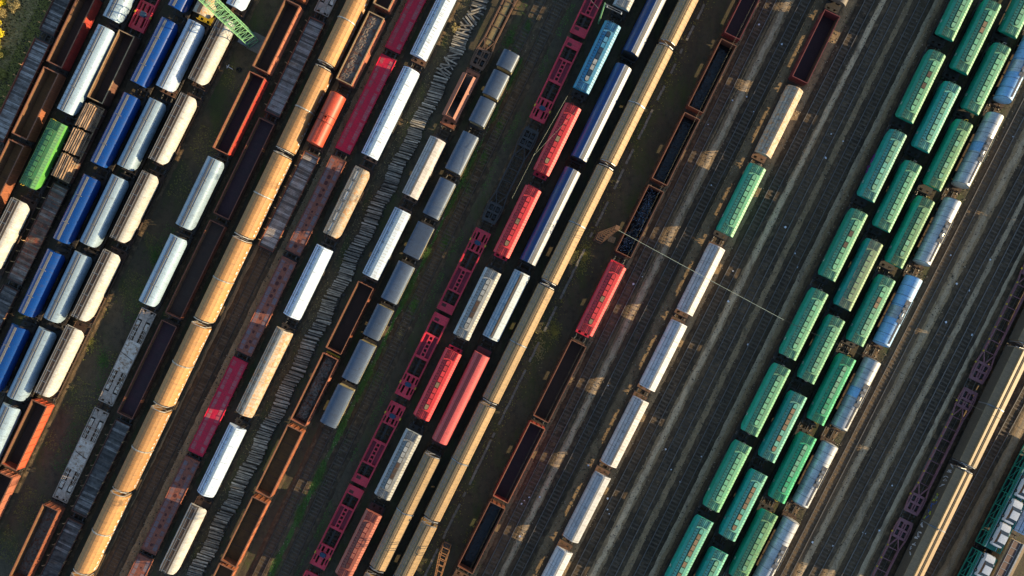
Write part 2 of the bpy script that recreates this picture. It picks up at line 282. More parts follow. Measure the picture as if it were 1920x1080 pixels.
# ------------------------------------------------------------------ mesh helper
class MB:
    def __init__(s): s.v = []; s.f = []; s.m = []; s.mi = 0
    def face(s, idx): s.f.append(tuple(idx)); s.m.append(s.mi)
    def pts(s, ps):
        b = len(s.v); s.v.extend(tuple(p) for p in ps); return b
    def box(s, x0, x1, y0, y1, z0, z1):
        b = s.pts([(x0, y0, z0), (x1, y0, z0), (x1, y1, z0), (x0, y1, z0), (x0, y0, z1), (x1, y0, z1), (x1, y1, z1), (x0, y1, z1)])
        for q in ((3, 2, 1, 0), (4, 5, 6, 7), (0, 1, 5, 4), (1, 2, 6, 5), (2, 3, 7, 6), (3, 0, 4, 7)): s.face([b + i for i in q])
    def bar(s, p, q, wd, ht=None):
        ht = ht or wd; p = Vector(p); q = Vector(q); d = (q - p).normalized()
        up = Vector((0, 0, 1)) if abs(d.z) < 0.95 else Vector((1, 0, 0))
        a = d.cross(up).normalized(); u = a.cross(d)
        a *= wd / 2; u *= ht / 2
        b = s.pts([p - a - u, p + a - u, p + a + u, p - a + u, q - a - u, q + a - u, q + a + u, q - a + u])
        for t in ((0, 3, 2, 1), (4, 5, 6, 7), (0, 1, 5, 4), (1, 2, 6, 5), (2, 3, 7, 6), (3, 0, 4, 7)): s.face([b + i for i in t])
    def cyl(s, p, q, r, n=10, r2=None):
        r2 = r if r2 is None else r2
        p = Vector(p); q = Vector(q); d = (q - p).normalized(); up = Vector((0, 0, 1)) if abs(d.z) < 0.95 else Vector((1, 0, 0))
        a = d.cross(up).normalized(); u = a.cross(d)
        c = [(math.cos(2 * math.pi * i / n), math.sin(2 * math.pi * i / n)) for i in range(n)]
        b = s.pts([p + a * x * r + u * y * r for x, y in c] + [q + a * x * r2 + u * y * r2 for x, y in c])
        for i in range(n): s.face((b + i, b + (i + 1) % n, b + n + (i + 1) % n, b + n + i))
        s.face([b + i for i in range(n)][::-1]); s.face([b + n + i for i in range(n)])
    def tube(s, ps, r, n=4):
        for p, q in zip(ps[:-1], ps[1:]): s.cyl(p, q, r, n)
    def loft(s, prof, L, inset=None, y0=0.0):
        """symmetric profile [(x, z)...] from low -x over the top to low +x, swept along y; ends drawn in by inset(z)"""
        n = len(prof); inset = inset or (lambda z: 0.0)
        b = s.pts([(x, y0 - L / 2 + inset(z), z) for x, z in prof] + [(x, y0 + L / 2 - inset(z), z) for x, z in prof])
        for i in range(n - 1): s.face((b + i, b + n + i, b + n + i + 1, b + i + 1))
        s.face((b + n - 1, b + 2 * n - 1, b + n, b))
        for o, fl in ((b, 0), (b + n, 1)):
            for i in range(n // 2):
                q = [o + i, o + i + 1, o + n - 2 - i, o + n - 1 - i]
                q = list(dict.fromkeys(q))
                if len(q) > 2: s.face(q[::-1] if fl else q)
    def plate(s, x0, x1, y0, y1, z0, z1, holes):
        xs = sorted({x0, x1} | {h[0] for h in holes} | {h[1] for h in holes}); ys = sorted({y0, y1} | {h[2] for h in holes} | {h[3] for h in holes})
        xs = [x for x in xs if x0 <= x <= x1]; ys = [y for y in ys if y0 <= y <= y1]
        def solid(i, j):
            if i < 0 or j < 0 or i >= len(xs) - 1 or j >= len(ys) - 1: return False
            cx = (xs[i] + xs[i + 1]) / 2; cy = (ys[j] + ys[j + 1]) / 2
            return not any(h[0] < cx < h[1] and h[2] < cy < h[3] for h in holes)
        for i in range(len(xs) - 1):
            for j in range(len(ys) - 1):
                if not solid(i, j): continue
                a, c, d, e = xs[i], xs[i + 1], ys[j], ys[j + 1]
                b = s.pts([(a, d, z0), (c, d, z0), (c, e, z0), (a, e, z0), (a, d, z1), (c, d, z1), (c, e, z1), (a, e, z1)])
                s.face((b + 4, b + 5, b + 6, b + 7)); s.face((b + 3, b + 2, b + 1, b))
                if not solid(i, j - 1): s.face((b, b + 1, b + 5, b + 4))
                if not solid(i + 1, j): s.face((b + 1, b + 2, b + 6, b + 5))
                if not solid(i, j + 1): s.face((b + 2, b + 3, b + 7, b + 6))
                if not solid(i - 1, j): s.face((b + 3, b, b + 4, b + 7))
    def mesh(s, name, *mats, smooth=None, weld=False):
        me = bpy.data.meshes.new(name); me.from_pydata(s.v, [], s.f)
        for m in mats: me.materials.append(MATS[m] if isinstance(m, str) else m)
        if len(mats) > 1: me.polygons.foreach_set("material_index", s.m)
        bm = bmesh.new(); bm.from_mesh(me)
        if weld: bmesh.ops.remove_doubles(bm, verts=bm.verts, dist=0.002)
        bmesh.ops.recalc_face_normals(bm, faces=bm.faces); bm.to_mesh(me); bm.free()
        if smooth:
            me.polygons.foreach_set("use_smooth", [True] * len(me.polygons)); me.set_sharp_from_angle(angle=R(smooth))
        me.update(); return me

def link(name, mesh, parent=None):
    o = bpy.data.objects.new(name, mesh); COL.objects.link(o)
    if parent: o.parent = parent
    return o
def empty(name, loc=(0, 0, 0), rz=0.0):
    o = bpy.data.objects.new(name, None); COL.objects.link(o); o.location = loc; o.rotation_euler = (0, 0, rz); o.empty_display_size = 0.5
    return o
def tag(o, label, cat, group=None, kind=None):
    o["label"] = label; o["category"] = cat
    if group: o["group"] = group
    if kind: o["kind"] = kind
    return o
def struct(o, label=None):
    o["kind"] = "structure"
    if label: o["label"] = label
    return o

# ------------------------------------------------------------------ running gear shared by the wagons
def bogie_mesh(mat="dark_steel"):
    m = MB()
    for x in (-0.98, 0.98):
        m.box(x - 0.07, x + 0.07, -1.25, 1.25, 0.60, 0.82); m.box(x - 0.09, x + 0.09, -0.35, 0.35, 0.38, 0.60)
        for y in (-0.9, 0.9): m.box(x - 0.1, x + 0.1, y - 0.16, y + 0.16, 0.5, 0.86)
    m.box(-1.1, 1.1, -0.16, 0.16, 0.62, 0.90)
    for y in (-0.9, 0.9):
        m.cyl((-0.95, y, 0.66), (0.95, y, 0.66), 0.08, 6)
        for x in (-0.75, 0.75): m.cyl((x - 0.065, y, 0.66), (x + 0.065, y, 0.66), 0.46, 14)
    return m.mesh("bogie", mat)
def wheelset_mesh():
    m = MB(); m.cyl((-1.0, 0, 0.66), (1.0, 0, 0.66), 0.09, 6)
    for x in (-0.75, 0.75): m.cyl((x - 0.065, 0, 0.66), (x + 0.065, 0, 0.66), 0.46, 14)
    for x in (-1.0, 1.0): m.box(x - 0.1, x + 0.1, -0.4, 0.4, 0.55, 0.92)
    return m.mesh("wheelset", "dark_steel")
def buffer_mesh():
    m = MB(); m.cyl((0, 0, 0), (0, 0.34, 0), 0.11, 8); m.cyl((0, 0.34, 0), (0, 0.40, 0), 0.22, 12)
    return m.mesh("buffer", "buffer_steel")
BOGIE = bogie_mesh(); WHEELSET = wheelset_mesh(); BUFFER = buffer_mesh()
def coupler_mesh():
    m = MB(); m.box(-0.06, 0.06, 0, 0.42, -0.10, 0.04); m.box(-0.12, 0.12, 0.26, 0.34, -0.06, 0.02)
    return m.mesh("coupler", "dark_steel")
COUPLER = coupler_mesh()

def frame_mesh(Lf, mat="dark_steel", deck_end=0.0, z=1.22, wd=1.28):
    m = MB(); e = Lf / 2
    for x in (-wd, wd): m.box(x - 0.09, x + 0.09, -e + 0.14, e - 0.14, z - 0.30, z)
    m.box(-0.22, 0.22, -e + 0.14, e - 0.14, z - 0.36, z - 0.012)
    for y in (-1, 1):
        m.box(-1.36, 1.36, y * e - 0.14, y * e + 0.14, z - 0.38, z - 0.02)
    k = max(2, int(Lf / 2.6))
    for i in range(1, k):
        y = -e + Lf * i / k; m.box(-wd + 0.09, wd - 0.09, y - 0.07, y + 0.07, z - 0.24, z - 0.03)
    return m.mesh("underframe", mat)

def running(Lf, frame="dark_steel", axles=4, z=1.22):
    P = [("underframe", frame_mesh(Lf, frame, z=z), None, [])]
    if axles == 4:
        y = Lf / 2 - 2.0
        P += [("bogie", BOGIE, (0, y, 0, 0), []), ("bogie", BOGIE, (0, -y, 0, 0), [])]
    else:
        y = Lf / 2 - 1.5
        P += [("wheelset", WHEELSET, (0, y, 0, 0), []), ("wheelset", WHEELSET, (0, -y, 0, 0), [])]
    for sx in (-0.88, 0.88):
        P += [("buffer", BUFFER, (sx, Lf / 2 + 0.14, 1.06, 0), []), ("buffer", BUFFER, (sx, -Lf / 2 - 0.14, 1.06, math.pi), [])]
    P += [("coupler", COUPLER, (0, Lf / 2 + 0.14, 1.04, 0), []), ("coupler", COUPLER, (0, -Lf / 2 - 0.14, 1.04, math.pi), [])]
    return P

def end_deck(L, ext, mat, holes=True, z=1.25):
    """platforms at the two ends of the frame, with round-ish openings"""
    out = []
    for sg in (-1, 1):
        m = MB(); y0, y1 = sorted((sg * (L / 2 - 0.9), sg * (L / 2 + ext)))
        hy = sg * (L / 2 + ext * 0.35)
        m.plate(-1.25, 1.25, y0, y1, z, z + 0.05, [(-0.85, -0.35, hy - 0.22, hy + 0.22), (0.35, 0.85, hy - 0.22, hy + 0.22)] if holes else [])
        for x in (-1.2, 1.2):
            m.bar((x, sg * (L / 2 + ext - 0.06), z + 0.05), (x, sg * (L / 2 + ext - 0.06), z + 0.95), 0.05)
        m.bar((-1.2, sg * (L / 2 + ext - 0.06), z + 0.92), (1.2, sg * (L / 2 + ext - 0.06), z + 0.92), 0.05)
        out.append(("end_platform", m.mesh("end_platform", mat), None, []))
    return out

def ladder_mesh(x, y, z0, z1, mat="dark_steel", wd=0.4):
    m = MB()
    for s_ in (-wd / 2, wd / 2): m.bar((x + s_, y, z0), (x + s_, y, z1), 0.05)
    k = int((z1 - z0) / 0.35)
    for i in range(k): m.bar((x - wd / 2, y, z0 + 0.2 + i * 0.35), (x + wd / 2, y, z0 + 0.2 + i * 0.35), 0.04)
    return m.mesh("ladder", mat)

def stadium(m, x, y0, y1, r, z0, z1, n=6):
    ps = []
    for i in range(n + 1): a = math.pi * i / n; ps.append((x + r * math.cos(a), y1 - r + r * math.sin(a)))
    for i in range(n + 1): a = math.pi + math.pi * i / n; ps.append((x + r * math.cos(a), y0 + r + r * math.sin(a)))
    b = m.pts([(a, c, z0) for a, c in ps] + [(a, c, z1) for a, c in ps]); k = len(ps)
    for i in range(k): m.face((b + i, b + (i + 1) % k, b + k + (i + 1) % k, b + k + i))
    m.face([b + k + i for i in range(k)]); m.face([b + i for i in range(k)][::-1])

# ------------------------------------------------------------------ wagon kinds: each returns its parts
def hopper_stadium(L, v):
    """grain hopper: tapered sides, flat ribbed roof, one long hatch of many lids"""
    body, roof, strap, lids = v["body"], v["roof"], v["strap"], v["lids"]
    rg = random.Random(v.get("seed", 1)); P = []
    m = MB(); cut = lambda z: max(0.0, (3.25 - z)) * 0.78
    m.loft([(-0.55, 1.28), (-1.35, 1.95), (-1.50, 2.55), (-1.52, 3.25), (-1.42, 3.62), (-0.98, 3.98), (0.98, 3.98), (1.42, 3.62), (1.52, 3.25), (1.50, 2.55), (1.35, 1.95), (0.55, 1.28)], L, cut)
    P.append(("body", m.mesh("body", body, smooth=25), None, []))
    m = MB(); m.loft([(-1.02, 3.99), (-0.98, 4.05), (0, 4.11), (0.98, 4.05), (1.47, 3.66), (1.46, 3.60), (0, 3.985)][:1] + [(-0.98, 4.05), (0.0, 4.11), (0.98, 4.05), (1.02, 3.99)], L + 0.06)
    P.append(("roof", m.mesh("roof", roof), None, []))
    m = MB()
    b = m.pts([(1.0, -L / 2 - 0.02, 4.035), (1.0, L / 2 + 0.02, 4.035), (1.475, L / 2 + 0.02, 3.645), (1.475, -L / 2 - 0.02, 3.645),
               (1.0, -L / 2 - 0.02, 3.985), (1.0, L / 2 + 0.02, 3.985), (1.45, L / 2 + 0.02, 3.612), (1.45, -L / 2 - 0.02, 3.612)])
    for q in ((0, 1, 2, 3), (7, 6, 5, 4), (0, 3, 7, 4), (1, 5, 6, 2), (3, 2, 6, 7), (0, 4, 5, 1)): m.face([b + i for i in q])
    k = int(L / 0.5)
    lit_slope = m.mesh("roof_eave", roof)
    P.append(("roof_eave", lit_slope, None, []))  # pale roof colour on the sunlit slope only, light painted in
    m = MB()
    for i in range(1, k):
        y = -L / 2 + L * i / k
        m.bar((-1.0, y, 4.065), (-0.60, y, 4.09), 0.09, 0.06)
        m.bar((1.02, y, 4.035), (1.40, y, 3.72), 0.06, 0.05)
    m.bar((-0.99, -L / 2, 4.07), (-0.99, L / 2, 4.07), 0.06, 0.05)
    for sg in (-1, 1):
        for x in (-0.7, -0.4, -0.1, 0.2, 0.5, 0.8): m.bar((x, sg * (L / 2 - 0.05), 4.105), (x, sg * (L / 2 - 1.35), 4.125), 0.06, 0.05)
        m.bar((-0.9, sg * (L / 2 - 1.38), 4.12), (0.9, sg * (L / 2 - 1.38), 4.12), 0.05, 0.05)
        m.bar((-0.9, sg * (L / 2 - 0.04), 4.10), (0.9, sg * (L / 2 - 0.04), 4.10), 0.05, 0.05)
    P.append(("roof_rib", m.mesh("roof_rib", strap), None, []))
    h0, h1 = -L / 2 + 1.6, L / 2 - 1.6
    m = MB(); stadium(m, 0.04, h0, h1, 0.40, 4.06, 4.20)
    hatch = m.mesh("hatch", strap)
    kids = []; n = 9
    for i in range(n):
        y0 = h0 + (h1 - h0) * i / n + 0.09; y1 = h0 + (h1 - h0) * (i + 1) / n - 0.09
        m = MB()
        if i in (0, n - 1):
            pp = []
            sgn = -1 if i == 0 else 1; ybase = y1 if i == 0 else y0
            tip = y0 + 0.02 if i == 0 else y1 - 0.02
            pp = [(-0.25, ybase), (0.33, ybase), (0.33, tip - sgn * 0.25), (0.20, tip - sgn * 0.05), (0.04, tip), (-0.12, tip - sgn * 0.05), (-0.25, tip - sgn * 0.25)]
            bb = m.pts([(a, c, 4.205) for a, c in pp] + [(a, c, 4.29) for a, c in pp]); q = len(pp)
            for t in range(q): m.face((bb + t, bb + (t + 1) % q, bb + q + (t + 1) % q, bb + q + t))
            m.face([bb + q + t for t in range(q)])
        else: m.box(-0.25, 0.33, y0, y1, 4.205, 4.26 + 0.03 * (i % 2))
        kids.append(("hatch_lid", m.mesh("hatch_lid", rg.choice(lids)), None))
    P.append(("hatch", hatch, None, kids))
    for sg in (-1, 1):
        m = MB()
        m.tube([(-0.55, sg * (L / 2 + 0.02), 4.05), (-0.5, sg * (L / 2 + 0.16), 4.45), (-0.1, sg * (L / 2 + 0.16), 4.45), (-0.05, sg * (L / 2 + 0.02), 4.05)], 0.03)
        P.append(("handrail", m.mesh("handrail", v.get("rail", strap)), None, []))
    # hopper outlets
    m = MB()
    for i in range(3):
        y = (i - 1) * L * 0.24; m.loft([(-0.35, 0.55), (-0.95, 1.5), (0.95, 1.5), (0.35, 0.55)], 1.5, lambda z: max(0, 1.5 - z) * 0.5, y0=y)
    P.append(("outlet", m.mesh("outlet", "dark_steel"), None, []))
    if v.get("emblem"):
        m = MB()
        x = -1.523; m.box(x - 0.012, x, -L * 0.30, -L * 0.30 + 0.42, 2.62, 3.0)
        m2 = MB(); m2.box(x - 0.018, x - 0.012, -L * 0.30 + 0.1, -L * 0.30 + 0.32, 2.70, 2.92)
        P.append(("side_emblem", m.mesh("side_emblem", "white_line"), None, [("emblem_field", m2.mesh("emblem_field", strap), None)]))
    return P + end_deck(L, 0.55, v.get("deck", "dark_steel")) + running(L + 1.1)

def round_prof(wd=1.52, top=4.2):
    pts = [(-0.5, 1.28), (-1.25, 1.75), (-wd + 0.04, 2.3), (-wd, 2.75), (-wd + 0.04, 3.15), (-wd + 0.2, 3.55), (-wd + 0.48, 3.86), (-wd + 0.82, 4.03), (-0.32, top - 0.06)]
    return pts + [(0, top)] + [(-x, z) for x, z in pts[::-1]]

def hopper_round(L, v):
    """barrel-shaped powder hopper with a grey ridge walkway"""
    P = []; m = MB(); cut = lambda z: max(0.0, (v.get("cut", 3.2) - z)) * 0.85
    m.loft(round_prof(), L, cut)
    P.append(("body", m.mesh("body", v["body"], smooth=32), None, []))
    m = MB(); w_ = v.get("ridge_w", 0.24)
    m.box(-w_, w_, -L / 2 + 0.15, L / 2 - 0.15, 4.19, 4.235)
    P.append(("walkway", m.mesh("walkway", v.get("ridge", "ridge_grey")), None, []))
    if v.get("trim"):
        m = MB(); m.bar((w_ + 0.25, -L / 2 + 0.1, 4.175), (w_ + 0.25, L / 2 - 0.1, 4.175), 0.07, 0.07); m.bar((-w_ - 0.2, -L / 2 + 0.1, 4.18), (-w_ - 0.2, L / 2 - 0.1, 4.18), 0.05, 0.06)
        P.append(("roof_rail", m.mesh("roof_rail", "strap_grey"), None, []))
    if v.get("seams"):
        m = MB(); k = int(L / 0.9)
        for i in range(1, k):
            y = -L / 2 + L * i / k
            for a, b in (((-1.36, 3.60), (-1.06, 3.89)), ((-1.06, 3.89), (-0.72, 4.08)), ((-0.72, 4.08), (-0.36, 4.185))):
                m.bar((a[0], y, a[1]), (b[0], y, b[1]), 0.05, 0.03)
        P.append(("roof_seam", m.mesh("roof_seam", "strap_grey"), None, []))
    for y in (-L * 0.22, L * 0.2):
        m = MB(); m.box(-w_ - 0.28, w_ + 0.28, y - 0.05, y + 0.05, 4.20, 4.29)
        P.append(("crossbar", m.mesh("crossbar", v.get("ridge", "ridge_grey")), None, []))
    m = MB()
    for i in range(3):
        y = (i - 1) * L * 0.24; m.loft([(-0.35, 0.6), (-0.9, 1.5), (0.9, 1.5), (0.35, 0.6)], 1.4, lambda z: max(0, 1.5 - z) * 0.5, y0=y)
    P.append(("outlet", m.mesh("outlet", "dark_steel"), None, []))
    P.append(("ladder", ladder_mesh(0.6, L / 2 + 0.12, 1.3, 4.1), None, []))
    return P + end_deck(L, 0.55, v.get("deck", "dark_steel")) + running(L + 1.1)

def hopper_rusty(L, v):
    """old cream hopper: broad grey hatch strip along the crown, bulging dirty sides"""
    P = []; m = MB(); cut = lambda z: max(0.0, (3.5 - z)) * 0.85
    m.loft(round_prof(1.5, 4.1), L, cut)
    P.append(("body", m.mesh("body", v["body"], smooth=32), None, []))
    m = MB(); m.box(-0.98, 0.42, -L / 2 - 0.02, L / 2 + 0.02, 3.96, 4.13)
    kids = []; n = 6
    for i in range(n):
        y0 = -L / 2 + 0.5 + (L - 1) * i / n + 0.22; y1 = -L / 2 + 0.5 + (L - 1) * (i + 1) / n - 0.22
        k = MB(); k.box(-0.52, -0.06, y0, y1, 4.132, 4.18 + 0.02 * (i % 2)); kids.append(("hatch_lid", k.mesh("hatch_lid", v.get("lid", "hatch_brown")), None))
    P.append(("hatch_deck", m.mesh("hatch_deck", v.get("strip", "hatch_grey")), None, kids))
    m = MB()
    for x in (-0.98, -0.62, 0.10): m.bar((x, -L / 2, 4.26), (x, L / 2, 4.26), 0.06, 0.06)
    for i in range(n + 1):
        y = -L / 2 + 0.3 + (L - 0.6) * i / n
        m.bar((-0.98, y, 4.24), (0.10, y, 4.24), 0.07, 0.05)
        for x in (-0.98, 0.10): m.bar((x, y, 4.1), (x, y, 4.26), 0.04)
    P.append(("hatch_rail", m.mesh("hatch_rail", v.get("rail", "galvanised")), None, []))
    m = MB()
    for x in (-1.42, 1.42):
        m.bar((x, -L / 2 - 0.4, 1.35), (x, L / 2 + 0.4, 1.35), 0.10, 0.16)
        for i in range(7):
            y = -L / 2 + L * (i + 0.5) / 7; m.bar((x, y, 1.35), (x * 1.02, y, 2.2), 0.07)
    P.append(("side_frame", m.mesh("side_frame", v.get("frame", "rusty_frame")), None, []))
    m = MB()
    for i in range(3):
        y = (i - 1) * L * 0.24; m.loft([(-0.35, 0.6), (-0.9, 1.5), (0.9, 1.5), (0.35, 0.6)], 1.4, lambda z: max(0, 1.5 - z) * 0.5, y0=y)
    P.append(("outlet", m.mesh("outlet", "dark_steel"), None, []))
    P.append(("ladder", ladder_mesh(0.7, -L / 2 - 0.12, 1.3, 4.0, "rusty_frame"), None, []))
    return P + end_deck(L, 0.6, "rusty_frame") + running(L + 1.2)

def covered_white(L, v):
    """hopper or van with faceted roof: two slopes, a ridge band, side seams"""
    P = []; m = MB(); c0 = v.get("cut", 2.4); cut = lambda z: max(0.0, (c0 - z)) * 0.9
    half = [(-1.05, 1.28), (-1.40, 2.0), (-1.50, 2.8), (-1.44, 3.22), (-1.05, 3.66), (-0.45, 4.02), (-0.22, 4.13)]
    m.loft(half + [(-x, z) for x, z in half[::-1]], L, cut)
    P.append(("body", m.mesh("body", v["body"], smooth=12), None, []))
    m = MB(); rw = v.get("ridge_w", 0.20)
    m.box(-rw + 0.05, rw + 0.05, -L / 2 + 0.2, L / 2 - 0.2, 4.145, 4.19)
    P.append(("roof_ridge", m.mesh("roof_ridge", v.get("ridge", "silver_body")), None, []))
    m = MB()
    m.bar((-0.62, -L / 2 + 0.12, 3.94), (-0.62, L / 2 - 0.12, 3.94), 0.07, 0.06); m.bar((-1.08, -L / 2 + 0.12, 3.66), (-1.08, L / 2 - 0.12, 3.66), 0.06, 0.05)
    k = int(L / 1.6)
    for i in range(k):
        y = -L / 2 + L * (i + 0.5) / k
        m.bar((-0.62, y - 0.15, 3.96), (-0.30, y - 0.15, 4.12), 0.06, 0.05); m.bar((-0.62, y + 0.15, 3.96), (-0.30, y + 0.15, 4.12), 0.06, 0.05)
    P.append(("roof_rail", m.mesh("roof_rail", v.get("line", "strap_grey")), None, []))
    m = MB(); k = max(3, int(L / 2.7))
    for i in range(k + 1):
        y = -L / 2 + 0.3 + (L - 0.6) * i / k
        for a, b in zip(half[2:-1], half[3:]):
            for s1 in (-1, 1): m.bar((s1 * -a[0] * 1.003, y, a[1] + 0.006), (s1 * -b[0] * 1.003, y, b[1] + 0.006), 0.05, 0.03)
    m.bar((0.23, -L / 2 + 0.3, 4.13), (0.23, L / 2 - 0.3, 4.13), 0.05, 0.05)
    P.append(("roof_strap", m.mesh("roof_strap", v.get("tickm", "ridge_grey")), None, []))
    if v.get("ticks"):
        m = MB(); k = int(L / 0.55)
        for i in range(1, k):
            y = -L / 2 + L * i / k; m.bar((0.46, y, 4.03), (1.0, y, 3.71), 0.06, 0.03)
        P.append(("roof_seam", m.mesh("roof_seam", v.get("tickm", "galvanised")), None, []))
    if v.get("pipe"):
        m = MB(); m.cyl((-0.05, -L / 2 + 0.5, 4.23), (-0.05, L / 2 - 0.5, 4.23), 0.09, 8)
        P.append(("roof_pipe", m.mesh("roof_pipe", v["pipe"]), None, []))
    m = MB()
    for i in range(3):
        y = (i - 1) * L * 0.24; m.loft([(-0.35, 0.6), (-0.9, 1.5), (0.9, 1.5), (0.35, 0.6)], 1.4, lambda z: max(0, 1.5 - z) * 0.5, y0=y)
    P.append(("outlet", m.mesh("outlet", "dark_steel"), None, []))
    P.append(("ladder", ladder_mesh(0.7, L / 2 + 0.1, 1.3, 4.0), None, []))
    return P + end_deck(L, 0.6, v.get("deck", "dark_steel")) + running(L + 1.2)

def silver_van(L, v):
    """long polished wagon with a smooth arched roof and a recessed grey ridge"""
    P = []; m = MB()
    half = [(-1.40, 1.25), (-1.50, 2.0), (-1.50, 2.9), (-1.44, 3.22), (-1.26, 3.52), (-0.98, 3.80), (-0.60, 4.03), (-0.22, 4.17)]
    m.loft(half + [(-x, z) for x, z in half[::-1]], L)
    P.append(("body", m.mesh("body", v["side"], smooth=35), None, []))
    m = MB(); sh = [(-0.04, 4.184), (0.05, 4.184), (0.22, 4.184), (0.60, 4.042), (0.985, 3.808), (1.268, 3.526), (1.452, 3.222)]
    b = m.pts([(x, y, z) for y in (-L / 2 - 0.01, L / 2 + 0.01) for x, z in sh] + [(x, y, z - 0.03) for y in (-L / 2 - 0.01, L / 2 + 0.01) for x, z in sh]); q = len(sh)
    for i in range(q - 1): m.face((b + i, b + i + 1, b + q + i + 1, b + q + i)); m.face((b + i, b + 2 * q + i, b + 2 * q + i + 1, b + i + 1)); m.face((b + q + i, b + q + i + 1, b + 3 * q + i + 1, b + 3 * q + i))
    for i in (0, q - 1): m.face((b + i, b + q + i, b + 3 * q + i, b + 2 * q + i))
    P.append(("sliding_roof", m.mesh("sliding_roof", v["body"], smooth=35), None, []))  # silver laid over the sunlit half only; the navy left bare paints the shade
    m = MB(); b = m.pts([(x, y, z) for y in (-L / 2, L / 2) for x, z in ((0.22, 4.205), (0.80, 3.965), (0.78, 3.90), (0.22, 4.12))])
    for i in range(4): m.face((b + i, b + (i + 1) % 4, b + 4 + (i + 1) % 4, b + 4 + i))
    m.face((b, b + 1, b + 2, b + 3)); m.face((b + 4, b + 5, b + 6, b + 7))
    P.append(("roof_ridge", m.mesh("roof_ridge", v.get("ridge", "ridge_dark")), None, []))
    m = MB()
    for x, z in ((-0.72, 3.97), (-1.28, 3.51)): m.bar((x, -L / 2 + 0.03, z), (x, L / 2 - 0.03, z), 0.05, 0.04)
    P.append(("roof_rail", m.mesh("roof_rail", v.get("line", "ridge_dark")), None, []))
    for sg in (-1, 1):
        m = MB(); m.box(-1.3, 1.3, sg * (L / 2 + 0.05) - 0.05, sg * (L / 2 + 0.05) + 0.05, 1.4, 3.6); m.box(-0.5, 0.5, sg * (L / 2 + 0.14) - 0.04, sg * (L / 2 + 0.14) + 0.04, 1.4, 3.3)
        P.append(("end_wall", m.mesh("end_wall", "black_paint"), None, []))
    return P + running(L + 0.7)

def covered_arch(L, v):
    P = []; m = MB()
    m.loft(round_prof(1.48, 4.15), L, lambda z: max(0, 1.9 - z) * 0.6)
    P.append(("body", m.mesh("body", v["body"], smooth=25), None, []))
    m = MB()
    for x in (-0.55, -0.28, 0.02): m.bar((x, -L / 2 + 0.02, 4.10 + (0.05 if abs(x) < 0.3 else 0)), (x, L / 2 - 0.02, 4.10 + (0.05 if abs(x) < 0.3 else 0)), 0.06, 0.05)
    k = int(L / 1.1)
    P.append(("roof_rail", m.mesh("roof_rail", v["line"]), None, []))
    return P + end_deck(L, 0.9, v["deck"], holes=False) + running(L + 1.8)

